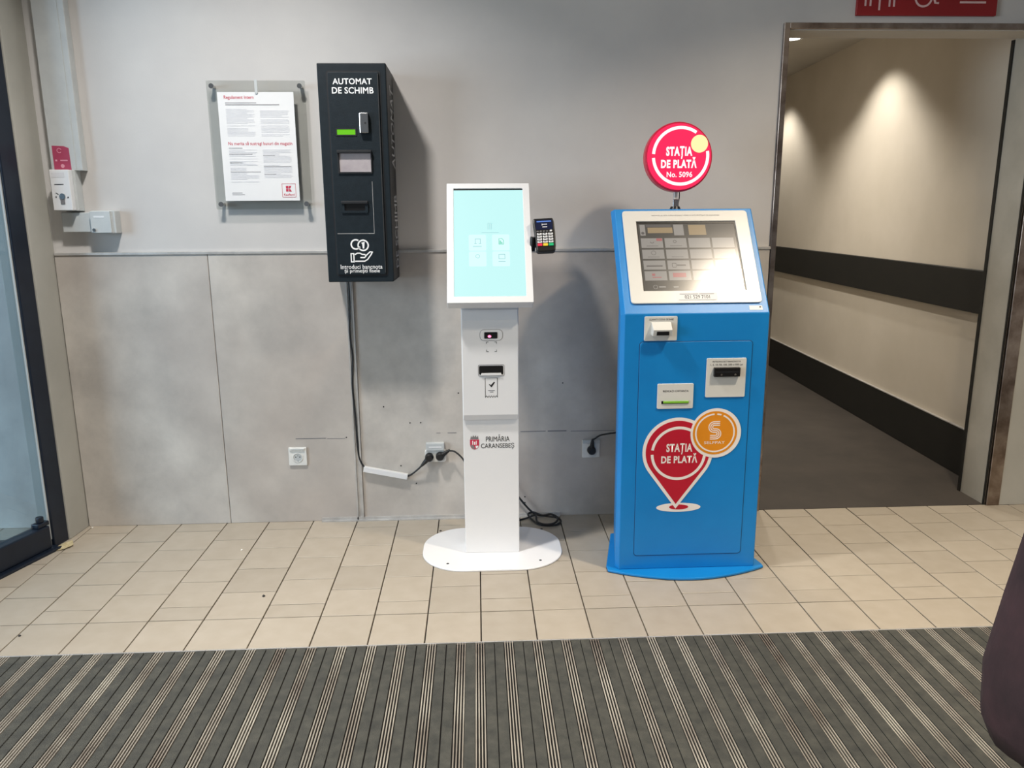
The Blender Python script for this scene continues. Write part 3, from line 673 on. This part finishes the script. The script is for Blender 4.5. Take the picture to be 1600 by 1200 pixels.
build(b, 'crest_mark', M['white_ink'], cr, KC)
# head with the screen
KS = frame((KX + .003, -.515, 1.094), (1, 0, 0), (0, .27, .463))
hd = build(MB().box(-.170, .170, 0, .537, -.048, -.002), 'screen_housing', M['white'], Q, KS, bevel=.004)
build(MB().ring(rrect(-.170, .170, 0, .537, .003, 3), rrect(-.142, .142, .028, .513, .002, 3), -.002, .006), 'screen_bezel', M['white'], hd, KS, bevel=.0012, seg=1)
scn = build(MB().box(-.142, .142, .028, .507, -.0018, .001), 'screen', M['cyan'], hd, KS)
build(MB().box(-.142, .142, .507, .513, -.0018, .002), 'screen_edge', M['black'], hd, KS)
for x0, x1, z0, z1 in ((-.082, -.012, .230, .302), (.012, .082, .230, .302), (-.082, -.012, .160, .226), (.012, .082, .160, .226)):
    build(MB().prism(rrect(x0, x1, z0, z1, .006, 3), .001, .0012), 'menu_card', M['cyan_card'], scn, KS)
b = MB(); b.stroke([(-.056, .262), (-.056, .283), (-.036, .283), (-.036, .262)], .002, .0013, .0015); b.stroke([(-.060, .262), (-.050, .262)], .002, .0013, .0015); b.stroke([(-.042, .262), (-.032, .262)], .002, .0013, .0015)
b.box(-.066, -.030, .248, .250, .0013, .0015); b.stroke([(.038, .193), (.062, .193), (.062, .213), (.038, .213)], .002, .0013, .0015, closed=True); b.box(.036, .064, .180, .182, .0013, .0015)
b.stroke(circ(-.047, .205, .008, 14), .0015, .0013, .0015, closed=True)
for x in (-.004, .003, .010): b.stroke([(x, .325), (x, .350), (x + .004, .355)], .0016, .0013, .0015)
b.box(-.03, .04, .310, .3115, .0013, .0015)
build(b, 'menu_icon', M['icon_grey'], scn, KS)
b = MB(); b.stroke([(.040, .258), (.040, .284), (.051, .284), (.058, .276), (.058, .258)], .002, .0013, .0015, closed=True); b.box(.043, .047, .260, .274, .0013, .0015); b.box(.049, .053, .260, .268, .0013, .0015)
build(b, 'menu_icon', M['icon_green'], scn, KS)
# neck between head and column
build(MB().box(KX - .085, KX + .085, -.41, -.33, 1.09, 1.20), 'neck', M['white'], Q, bevel=.004)

# ------------------------------------------------------------------ card terminal beside the kiosk screen
T = thing('card_terminal', 'black card payment terminal with keypad mounted beside the white kiosk screen', 'card terminal', (1.08, -.40, 1.28))
ang = math.radians(3)
TK = frame((1.079, -.40, 1.353), (math.cos(ang), 0, -math.sin(ang)), (0, .35, .94)) 
TK = frame((1.079, -.40, 1.353), (1, 0, 0), (0.02, .42, .90)) @ Matrix.Rotation(-math.radians(-2.5), 4, 'Z')
out = [(-.043, .072), (.037, .072), (.0415, .055), (.0435, .010), (.0435, -.045), (.040, -.068), (.030, -.073), (-.030, -.073), (-.035, -.066), (-.0385, .0), (-.043, .05)]
bd = build(MB().prism(list(reversed(out)), -.024, .004), 'terminal_body', M['black'], T, TK, bevel=.005)
build(MB().prism(rrect(-.034, .034, .022, .063, .003), .004, .0048), 'display', M['term_screen'], T, TK)
build(MB().box(-.029, .029, .054, .059, .0048, .0052), 'display_bar', M['term_bar'], T, TK)
lines([(-.010, .012, .043, .0455), (-.010, -.006, .0395, .0465), (-.007, .012, .031, .0345)], 'display_text', M['paleink'], T, TK, .0048)
def key(x, y, w, h, m): build(MB().prism(rrect(x - w / 2, x + w / 2, y - h / 2, y + h / 2, .002, 3), .004, .0075), 'key', m, T, TK, bevel=.0008, seg=1)
for k in range(4): key(-.027 + .0125 * k, .014, .009, .0045, M['greyink'])
key(.026, .015, .010, .007, M['white'])
for r_ in range(4):
    for c_ in range(3):
        key(-.021 + .0225 * c_, .002 - .0112 * r_, .019, .0082, M['white'])
        lines([(-.026 + .0225 * c_, -.0175 + .0225 * c_, .0028 - .0112 * r_, .0050 - .0112 * r_)], 'key_legend', M['ink'], T, TK, .0076)
for c_, m in enumerate(('key_red', 'key_yellow', 'key_green')): key(-.021 + .0225 * c_, -.0435, .019, .0115, M[m])
b = MB(); b.tube([TK @ Vector((-.01, -.02, -.022)), TK @ Vector((-.03, -.025, -.045)), (1.031, -.375, 1.335)], .011, 12)
b2 = build(b, 'mounting_arm', M['black'], T, smooth=True)
build(MB().tube([(1.034, -.392, 1.345), (1.03, -.385, 1.29)], .012, 12), 'clamp', M['black'], T, smooth=True)

# ------------------------------------------------------------------ blue payment terminal
PX = 1.645
A = thing('payment_terminal', 'bright blue self-service payment terminal with slanted screen and round red sign on top', 'payment terminal', (PX, -.45, 0))
n = 14
front = [(PX - .324 + .645 * k / n, -.640 - .094 * math.sin(math.pi * k / n) ** .9) for k in range(n + 1)]
poly = front + [(PX + .322, -.618), (PX + .25, -.27), (PX - .25, -.27), (PX - .324, -.60)]
build(MB().prism(poly, 0.002, .012), 'base_plate', M['blue'], A, bevel=.003)
build(MB().prism([(x, y + .004) for x, y in poly], 0, .003), 'base_foot', M['rubber'], A)
prof0 = [(-.64, .012), (-.64, 1.06), (-.365, 1.452)]
prof1 = [(-.612, .012), (-.612, 1.052), (-.338, 1.443)]
prof2 = [(-.25, .012), (-.25, 1.20), (-.25, 1.43)]
b = MB(); vs_ = []
for pf, hw in ((prof0, .2795), (prof1, .291), (prof2, .232)):
    for y, z in pf: vs_ += [(PX - hw, y, z), (PX + hw, y, z)]
def ix(l, p, s): return l * 6 + p * 2 + s
fs = []
for p in range(2): fs.append((ix(0, p, 0), ix(0, p, 1), ix(0, p + 1, 1), ix(0, p + 1, 0))); fs.append((ix(2, p, 1), ix(2, p, 0), ix(2, p + 1, 0), ix(2, p + 1, 1)))
for l in range(2):
    for p in range(2):
        fs.append((ix(l, p, 0), ix(l, p + 1, 0), ix(l + 1, p + 1, 0), ix(l + 1, p, 0))); fs.append((ix(l, p, 1), ix(l + 1, p, 1), ix(l + 1, p + 1, 1), ix(l, p + 1, 1)))
    fs.append((ix(l, 0, 0), ix(l + 1, 0, 0), ix(l + 1, 0, 1), ix(l, 0, 1))); fs.append((ix(l, 2, 0), ix(l, 2, 1), ix(l + 1, 2, 1), ix(l + 1, 2, 0)))
b.add(vs_, fs)
build(b, 'cabinet', M['blue'], A, bevel=.003)
AF = frame((PX, -.64, 0))
b = MB(); b.ring(rrect(-.221, .222, .070, .954, .014), rrect(-.2185, .2195, .0725, .9515, .012), 0, .0006); build(b, 'door_gap', M['blue_dark'], A, AF)
dA = build(MB().prism(rrect(-.2185, .2195, .0725, .9515, .012), 0, .0022), 'front_door', M['blue'], A, AF, bevel=.0008, seg=1)
# plates on the front
p1 = build(MB().prism(rrect(-.204, -.077, .957, 1.051, .005), 0, .004), 'scanner_plate', M['bezel'], A, AF, bevel=.001, seg=1)
text('SCANATI CODUL DE BARE', 'lettering', M['ink'], p1, AF, -.186, -.092, 1.036, 1.043, .0045)
b = MB(); b.add([(-.178, .981, .004), (-.102, .981, .004), (-.102, 1.030, .004), (-.178, 1.030, .004), (-.178, .979, .034), (-.102, .979, .034), (-.104, 1.004, .040), (-.176, 1.004, .040)],
                [(0, 1, 5, 4), (1, 2, 6, 5), (2, 3, 7, 6), (3, 0, 4, 7), (4, 5, 6, 7), (0, 3, 2, 1)])
hood = build(b, 'scanner_hood', M['bezel'], p1, AF, bevel=.001, seg=1)
build(MB().box(-.163, -.116, .983, .998, .0355, .0385), 'scanner_window', M['black'], p1, AF)
p2 = build(MB().prism(rrect(.043, .199, .731, .886, .005), .0022, .0065), 'banknote_plate', M['bezel'], A, AF, bevel=.001, seg=1)
text('INTRODUCEȚI BANCNOTA', 'lettering', M['ink'], p2, AF, .066, .176, .868, .876, .0070)
text('1, 5, 10, 50, 100, 200 si 500 Lei', 'lettering', M['ink'], p2, AF, .058, .184, .856, .864, .0070)
ac = build(MB().box(.070, .172, .815, .851, .0065, .022), 'banknote_acceptor', M['black'], A, AF, bevel=.002)
b = MB(); b.prism(circ(.098, .824, .004, 12), .022, .0226); b.prism(circ(.152, .824, .004, 12), .022, .0226); build(b, 'acceptor_stud', M['chrome'], ac, AF)
build(MB().box(.076, .166, .832, .836, .022, .0224), 'banknote_slot', M['groove'], ac, AF)
p3 = build(MB().prism(rrect(-.146, -.004, .688, .788, .005), .0022, .0065), 'receipt_plate', M['bezel'], A, AF, bevel=.001, seg=1)
text('RIDICAȚI CHITANȚA', 'lettering', M['ink'], p3, AF, -.124, -.024, .753, .763, .0070, bold=.01)
s3 = build(MB().box(-.129, -.022, .708, .7195, .0065, .0075), 'receipt_slot', M['black'], p3, AF)
build(MB().prism([(-.122, .7105), (-.022, .7105), (-.022, .7195), (-.122, .7195)], .0065, .0110), 'slot_insert', M['green_slot'], p3, AF, bevel=.001, seg=1)
# pin and coin decal
w0, dw = .0024, .0004
cxp, czp, R_ = -.056, .510, .140
def pin(cx, cy, r, tipy, n=48):
    d = cy - tipy; a = math.asin(min(.999, r / d)); a0 = -a; pts = []
    for k in range(n + 1):
        t = math.radians(-0) + (-a) + (math.pi + 2 * a) * k / n
        pts.append((cx + r * math.cos(t), cy + r * math.sin(t)))
    return pts + [(cx + .010 * 0 + .0, tipy)]
lay = w0
def disc(cx, cy, r, lvl, name, m, ry=None, parent=None): return build(MB().prism(circ(cx, cy, r, 56, ry=ry), lay + dw * lvl, lay + dw * (lvl + 1)), name, m, parent or dA, AF)
disc(-.044, .277, .090, 0, 'decal_shadow_oval', M['cream'], ry=.019); disc(-.043, .2785, .039, 1, 'decal_red_oval', M['red'], ry=.0105)
build(MB().prism(pin(cxp, czp, .141, .272), lay + dw * 2, lay + dw * 3), 'decal_pin_border', M['cream'], dA, AF)
pn = build(MB().prism(pin(cxp, czp, .128, .292), lay + dw * 3, lay + dw * 4), 'decal_pin', M['red'], dA, AF)
disc(.093, .585, .101, 4, 'decal_coin_border', M['cream'])
b = MB()
b.stroke(circ(cxp + .003, czp - .006, .105, 40, a0=63, a1=172, end=True), .011, lay + dw * 4, lay + dw * 4.8); b.stroke(circ(cxp + .003, czp - .006, .105, 60, a0=182, a1=362, end=True), .011, lay + dw * 4, lay + dw * 4.8)
build(b, 'decal_ring', M['cream'], pn, AF)
disc(.0895, .586, .0885, 5, 'decal_coin', M['orange'])
b = MB(); b.stroke(circ(.0895, .586, .0765, 50, a0=-270 + 4, a1=66, end=True), .006, lay + dw * 6, lay + dw * 7); b.stroke(circ(.0895, .586, .0765, 10, a0=73, a1=86, end=True), .006, lay + dw * 6, lay + dw * 7)
build(b, 'decal_coin_ring', M['cream'], dA, AF)
b = MB()
for k, o_ in enumerate((0, .0075, .015)):
    top, r1 = .632 - o_, .0225 - o_ * .8
    rr = .0215 - o_ * .75
    up_ = [(.106, .596 + rr * 1.55 - 0)] if False else []
    c1y, c2y = .610, .584
    ra = .022 - o_; rb = .006 + o_
    pts = [(.108, c1y + ra)] + circ(.086, c1y, ra, 10, a0=90, a1=270, end=True) if ra > .003 else [(.108, c1y)]
    if True:
        upp = [(.108, c1y + ra), (.086, c1y + ra)] + circ(.086, c1y, ra, 10, a0=100, a1=260, end=True) + [(.092, c1y - ra)]
        # lower bowl mirrors it
        low = circ(.092, c1y - ra - rb, rb, 10, a0=90, a1=-90, end=True) + [(.070, c1y - ra - 2 * rb)]
        b.stroke(upp + low[1:], .0036, lay + dw * 6, lay + dw * 7)
build(b, 'decal_coin_logo', M['cream'], dA, AF)
text('SELFPAY', 'decal_lettering', M['cream'], dA, AF, .0475, .131, .5405, .5525, lay + dw * 6.5, bold=.0)
text('STAȚIA', 'decal_lettering', M['cream'], dA, AF, -.102, .002, .500, .546, lay + dw * 4.5, bold=.035)
text('DE PLATĂ', 'decal_lettering', M['cream'], dA, AF, -.121, .024, .464, .504, lay + dw * 4.5, bold=.035)
# slanted head: bezel, screen
AS = frame((PX, -.64, 1.06), (1, 0, 0), (0, .275, .392))
bz = build(MB().ring(rrect(-.252, .256, .042, .465, .014, 4), rrect(-.199, .203, .096, .415, .001, 4), 0, .008), 'screen_bezel', M['bezel'], A, AS, bevel=.0015, seg=1)
ls = build(MB().box(-.199, .203, .096, .415, .0, .002), 'touch_screen', M['lcd'], A, AS)
build(MB().ring(rrect(-.199, .203, .096, .415, .001, 2), rrect(-.194, .198, .098, .406, .001, 2), .002, .0032), 'screen_gasket', M['black'], A, AS)
cols = [(-.187, -.100), (-.092, -.005), (.003, .090), (.098, .186)]; rws = [(.293, .338), (.243, .285), (.194, .235), (.145, .187)]
for x0, x1 in cols:
    for z0, z1 in rws: build(MB().box(x0, x1, z0, z1, .002, .0023), 'menu_tile', M['lcd_card'], ls, AS)
for q in ((-.186, -.165, .351, .402), (-.05, -.01, .351, .402)): build(MB().box(*q, .002, .0023), 'menu_tile', M['lcd_card'], ls, AS)
b = MB(); b.stroke(circ(-.142, .270, .009, 16), .0016, .0024, .0026, closed=True); b.box(-.176, -.112, .207, .213, .0024, .0026); b.box(-.055, -.020, .210, .216, .0024, .0026); b.stroke(rrect(-.074, -.058, .204, .222, .003, 3), .002, .0024, .0026, closed=True)
b.prism(circ(-.176, .362, .0065, 16), .0024, .0026); b.stroke(circ(-.143, .322, .007, 12, a0=180, a1=360, end=True), .002, .0024, .0026); b.stroke(circ(-.052, .322, .006, 12), .002, .0024, .0026, closed=True)
b.box(-.160, -.060, .390, .402, .0024, .0026)
for x0, x1 in cols[:2]:
    b.box(x0 + .02, x1 - .02, .301, .303, .0024, .0026); b.box(x0 + .02, x1 - .02, .250, .252, .0024, .0026)
build(b, 'menu_mark', M['lcd_grey'], ls, AS)
b = MB(); b.box(-.125, -.102, .325, .337, .0024, .0026); b.box(-.076, -.024, .159, .178, .0024, .0026); b.box(-.158, -.146, .166, .176, .0024, .0026); b.box(-.158, -.122, .157, .161, .0024, .0026)
build(b, 'menu_red_mark', M['lcd_red'], ls, AS)
for q in ((-.155, -.055, .362, .388), (.01, .08, .352, .400)): build(MB().box(*q, .002, .00225), 'menu_banner', M['lcd_tan'], ls, AS)
b = MB(); b.stroke(circ(-.150, .116, .008, 16), .0018, .0024, .0026, closed=True); b.box(-.136, -.110, .113, .119, .0024, .0026); b.box(-.08, -.06, .112, .118, .0024, .0026); build(b, 'menu_footer', M['lcd_card'], ls, AS)
text('TERMINALUL ESTE SUPRAVEGHEAT VIDEO SI ESTE PROTEJAT DE ASIGURARE', 'lettering', M['greyink'], bz, AS, -.136, .142, .437, .444, .0085)
lb = build(MB().prism(rrect(-.074, .084, .050, .088, .003, 3), .008, .0084), 'phone_label', M['paper'], bz, AS)
text('021 529 7101', 'lettering', M['ink'], lb, AS, -.043, .054, .060, .075, .0088)
lines([(-.062, .010, .0795, .0815), (.014, .072, .0795, .0815), (-.068, .078, .0535, .0550)], 'fine_print', M['greyink'], lb, AS, .0085)
sk = build(MB().box(.204, .255, .012, .031, 0.0005, .0009), 'white_sticker', M['paper'], A, AS)
build(MB().box(.243, .250, .022, .027, .0010, .0013), 'sticker_mark', M['ink'], sk, AS)
# round illuminated sign on its pole
DC = Vector((1.624, -.353, 1.656)); DF = frame(DC, (1, 0, 0), (0, .06, 1))
pole = build(MB().box(DC.x - .011, DC.x + .003, DC.y + .012, DC.y + .026, 1.445, 1.60), 'sign_pole', M['alu'], A, bevel=.001, seg=1)
b = MB(); b.tube([(DC.x - .003, DC.y + .02, 1.438), (DC.x - .003, DC.y + .02, 1.462)], .026, 20, [.028, .018]); build(b, 'pole_foot', M['black'], A, smooth=True)
b = MB(); b.box(DC.x - .016, DC.x + .008, DC.y + .005, DC.y + .013, 1.455, 1.49); build(b, 'pole_bracket', M['chrome'], A, bevel=.002, seg=1)
build(MB().tube(smooth_path([(DC.x + .008, DC.y + .03, 1.55), (DC.x + .014, DC.y + .024, 1.51), (DC.x + .008, DC.y + .02, 1.47), (DC.x - .004, DC.y + .02, 1.45)]), .002, 6), 'sign_wire', M['rubber'], A, smooth=True)
b = MB(); sec = [(.130, -.048), (.1365, -.042), (.1365, -.006), (.131, 0.0)]
b.loft([[(r * math.cos(2 * math.pi * k / 48), r * math.sin(2 * math.pi * k / 48), w) for k in range(48)] for r, w in sec])
sg = build(b, 'sign_casing', M['sign_rim'], A, DF, smooth=True)
build(MB().prism(circ(0, 0, .1295, 56), .0002, .0022), 'sign_face', M['lit_red'], sg, DF)
b = MB(); b.stroke(circ(.006, .003, .110, 40, a0=56, a1=176, end=True), .012, .0023, .0029); b.stroke(circ(.006, .003, .110, 50, a0=184, a1=370, end=True), .012, .0023, .0029)
build(b, 'sign_ring', M['lit_white'], sg, DF)
build(MB().prism(circ(.081, .050, .0345, 32), .0030, .0036), 'sign_coin', M['lit_yellow'], sg, DF)
text('STAȚIA', 'sign_lettering', M['lit_white'], sg, DF, -.053, .053, -.008, .041, .0027, bold=.045)
text('DE PLATĂ', 'sign_lettering', M['lit_white'], sg, DF, -.073, .072, -.044, -.001, .0027, bold=.045)
text('No. 5096', 'sign_lettering', M['lit_white'], sg, DF, -.049, .055, -.080, -.058, .0027, bold=.02)

# ------------------------------------------------------------------ litter on the floor
lf = thing('dry_leaf', 'small dry curled leaf on the tiles in front of the pillar', 'leaf', (-1.045, -.262, 0))
b = MB(); P0 = Vector((-1.075, -.285)); n_ = 8; rows = []
for k in range(n_ + 1):
    t = k / n_; wdt = .017 * math.sin(math.pi * min(1, t * .92 + .08)) ** .8 + .001
    c = P0 + Vector((.062, .045)) * t; nrm = Vector((-.045, .062)).normalized(); hz = .006 + .022 * t
    rows.append([(c.x + nrm.x * wdt * s_, c.y + nrm.y * wdt * s_, max(.001, hz * (.35 + .65 * abs(s_)) if s_ > 0 else hz * (.15 + .6 * abs(s_) * .3))) for s_ in (-1, -.5, 0, .5, 1)])
vs_ = [p for r in rows for p in r] + [(p[0], p[1], p[2] + .0012) for r in rows for p in r]; m_ = len(rows) * 5; fs = []
for k in range(n_):
    for j in range(4):
        a = k * 5 + j; fs += [(a, a + 5, a + 6, a + 1), (m_ + a, m_ + a + 1, m_ + a + 6, m_ + a + 5)]
for k in range(n_): fs += [(k * 5, m_ + k * 5, m_ + k * 5 + 5, k * 5 + 5), (k * 5 + 4, k * 5 + 9, m_ + k * 5 + 9, m_ + k * 5 + 4)]
b.add(vs_, fs); build(b, 'blade', M['leaf'], lf, smooth='all')
build(MB().tube([(-1.075, -.285, .006), (-1.088, -.292, .003), (-1.098, -.295, .002)], .0014, 6), 'stalk', M['leaf'], lf)
def bit(x, y, r, m, label):
    b = MB(); b.loft([[(x + r * s * math.cos(k * 1.0472 + s) * (1 + .3 * math.sin(3 * k)), y + r * s * math.sin(k * 1.0472 + s), z * r) for k in range(6)] for s, z in ((.7, .02), (1, .5), (.5, 1.1))])
    tag(build(b, 'crumb', m), label, 'crumb')
bit(-.246, -.331, .005, M['crumb'], 'tiny white crumb on the tiles left of the kiosk')
bit(-.037, -.765, .006, M['ink'], 'tiny dark crumb on the tiles near the entrance mat')
bit(-1.03, -.03, .005, M['crumb'], 'tiny white crumb in the corner by the pillar')
bit(-.818, -1.01, .005, M['ink'], 'tiny dark crumb on the leftmost tiles by the mat')

# ------------------------------------------------------------------ person in a long maroon coat at the right edge
HX, HY = 2.02, -2.36
Pn = thing('person', 'person in a long dark maroon coat standing at the right edge', 'person', (HX, HY, 0))
def skin_mesh(name, verts, edges, radii, root, m, parent, sub=2):
    me = bpy.data.meshes.new(name); me.from_pydata([tuple(Vector(v)) for v in verts], edges, [])
    o = bpy.data.objects.new(name, me); COL.objects.link(o)
    sk_ = o.modifiers.new('s', 'SKIN'); sd = o.modifiers.new('d', 'SUBSURF'); sd.levels = sub; sd.render_levels = sub
    for i, r in enumerate(radii):
        rr = r if isinstance(r, tuple) else (r, r); me.skin_vertices[0].data[i].radius = rr
    me.skin_vertices[0].data[root].use_root = True
    dg = bpy.context.evaluated_depsgraph_get(); nm = bpy.data.meshes.new_from_object(o.evaluated_get(dg))
    bpy.data.objects.remove(o); nm.name = name; nm.materials.clear(); nm.materials.append(m)
    for p in nm.polygons: p.use_smooth = True
    ob = bpy.data.objects.new(name, nm); COL.objects.link(ob); ob.parent = parent
    return ob
V = []; E_ = []; R = []
def jv(p, r, prev=None):
    V.append(p); R.append(r)
    if prev is not None: E_.append((prev, len(V) - 1))
    return len(V) - 1
pel = jv((0, 0, .93), (.15, .11)); sp = jv((0, 0, 1.08), (.14, .10), pel); ch = jv((0, .01, 1.27), (.16, .11), sp); nk0 = jv((0, .01, 1.42), .06, ch); nk1 = jv((0, -.01, 1.49), .052, nk0)
hd1 = jv((0, -.015, 1.55), (.066, .078), nk1); hd2 = jv((0, -.01, 1.63), (.076, .092), hd1); hd3 = jv((0, -.005, 1.695), (.060, .072), hd2)
for s_ in (-1, 1):
    h = jv((s_ * .09, 0, .88), .09, pel); k = jv((s_ * .095, -.015 * s_, .49), .058, h); an = jv((s_ * .10, .02 - .03 * s_, .09), .038, k); toe = jv((s_ * .115, -.12 - .03 * s_, .035), .032, an)
    sh_ = jv((s_ * .17, .01, 1.38), .055, ch); el = jv((s_ * .213, .028, 1.10), .040, sh_); wr = jv((s_ * .20, -.155, .895), .026, el)
    dv = Vector((-.04 * s_, -.67, -.74)).normalized(); sv = Vector((0, -.74, .67)); w_ = Vector(V[wr])
    pc = w_ + dv * .055; pm = jv(tuple(pc), (.019, .033), wr)
    for oy, ln_ in ((.028, .066), (.010, .075), (-.009, .071), (-.026, .055)):
        p1 = pc + dv * .038 + sv * oy; p2 = p1 + dv * ln_ * .5 + Vector((-.006 * s_, 0, 0)); p3 = p2 + dv * ln_ * .42 + Vector((-.016 * s_, 0, -.008))
        f1 = jv(tuple(p1), .0098, pm); f2 = jv(tuple(p2), .0088, f1); jv(tuple(p3), .0075, f2)
    p1 = pc + sv * .038 + Vector((-.010 * s_, 0, 0)); p2 = p1 + dv * .026 + sv * .014 + Vector((-.010 * s_, 0, 0)); p3 = p2 + dv * .024 + Vector((-.006 * s_, 0, 0))
    t1 = jv(tuple(p1), .0105, pm); t2 = jv(tuple(p2), .0095, t1); jv(tuple(p3), .0082, t2)
skin_mesh('body', V, E_, R, 0, M['skin'], Pn)
# face, hair
def ball(c, rx, ry, rz, name, m, n=12, k=8):
    rings = []
    for i in range(1, k):
        a = math.pi * i / k; rings.append([(c[0] + rx * math.sin(a) * math.cos(2 * math.pi * j / n), c[1] + ry * math.sin(a) * math.sin(2 * math.pi * j / n), c[2] - rz * math.cos(a)) for j in range(n)])
    return build(MB().loft(rings), name, m, Pn, Matrix.Translation((HX, HY, 0)), smooth='all')
for s_ in (-1, 1):
    ball((s_ * .030, -.078, 1.612), .012, .008, .007, 'eye', M['eye']); ball((s_ * .030, -.0845, 1.612), .0045, .002, .0045, 'iris', M['hair'])
    ball((s_ * .078, .0, 1.605), .010, .020, .032, 'ear', M['skin']); ball((s_ * .030, -.084, 1.632), .017, .005, .003, 'eyebrow', M['hair'])
ball((0, -.098, 1.588), .013, .018, .024, 'nose', M['skin']); ball((0, -.088, 1.552), .024, .007, .008, 'mouth', M['lip'])
ball((0, .018, 1.665), .090, .098, .082, 'hair', M['hair'], 20, 12); ball((0, .062, 1.58), .078, .052, .095, 'hair', M['hair'], 16, 10)
# trousers, shoes
def ell(cx, cy, z, rx, ry, n=24, ph=0, wob=0): return [(cx + (rx + wob * math.sin(5 * t + ph)) * math.cos(t), cy + (ry + wob * math.sin(4 * t + ph)) * math.sin(t), z) for t in [2 * math.pi * k / n for k in range(n)]]
TX = Matrix.Translation((HX, HY, 0))
for s_ in (-1, 1):
    build(MB().loft([ell(s_ * .102, -.005 - .03 * s_, .05, .062, .068, wob=.003), ell(s_ * .098, -.01 - .02 * s_, .28, .066, .072, wob=.003, ph=1), ell(s_ * .095, -.01 * s_, .5, .076, .082, wob=.002), ell(s_ * .09, 0, .86, .098, .112)]), 'trouser_leg', M['trousers'], Pn, TX, smooth='all')
    yo = -.03 * s_
    shp = [ell(s_ * .108, -.055 + yo, .001, .048, .135), ell(s_ * .108, -.055 + yo, .03, .050, .138), ell(s_ * .106, -.045 + yo, .06, .046, .122), ell(s_ * .103, .0 + yo, .10, .044, .07)]
    build(MB().loft(shp), 'shoe', M['black'], Pn, TX, smooth='all')
# coat: body and sleeves
secs = [(.455, .255, .19, .010, 0), (.50, .278, .205, .008, .6), (.60, .286, .205, .008, 1.2), (.74, .270, .185, .006, 1.9), (.90, .246, .165, .005, 2.6), (1.06, .225, .146, .004, 3), (1.2, .200, .148, .003, 3.4), (1.33, .205, .140, .002, 4), (1.41, .165, .115, 0, 4), (1.445, .095, .088, 0, 4), (1.50, .082, .082, 0, 4)]
build(MB().loft([ell(0, 0, .48, .225, .165, 40, 0, .010)] + [ell(0, .005, z, rx, ry, 40, ph, wb) for z, rx, ry, wb, ph in secs] + [ell(0, .0, 1.485, .066, .066, 40)], cap=False), 'coat', M['coat'], Pn, TX, smooth='all')
for s_ in (-1, 1):
    build(MB().tube(smooth_path([(HX + s_ * .14, HY + .01, 1.39), (HX + s_ * .205, HY + .015, 1.32), (HX + s_ * .215, HY + .03, 1.10), (HX + s_ * .22, HY - .06, .98), (HX + s_ * .20, HY - .15, .90)], 6), .06, 18,
                    [.034 + .030 * min(1, i / 7) - .014 * max(0, i - 7) / 17 for i in range(25)]), 'sleeve', M['coat'], Pn, smooth='all')
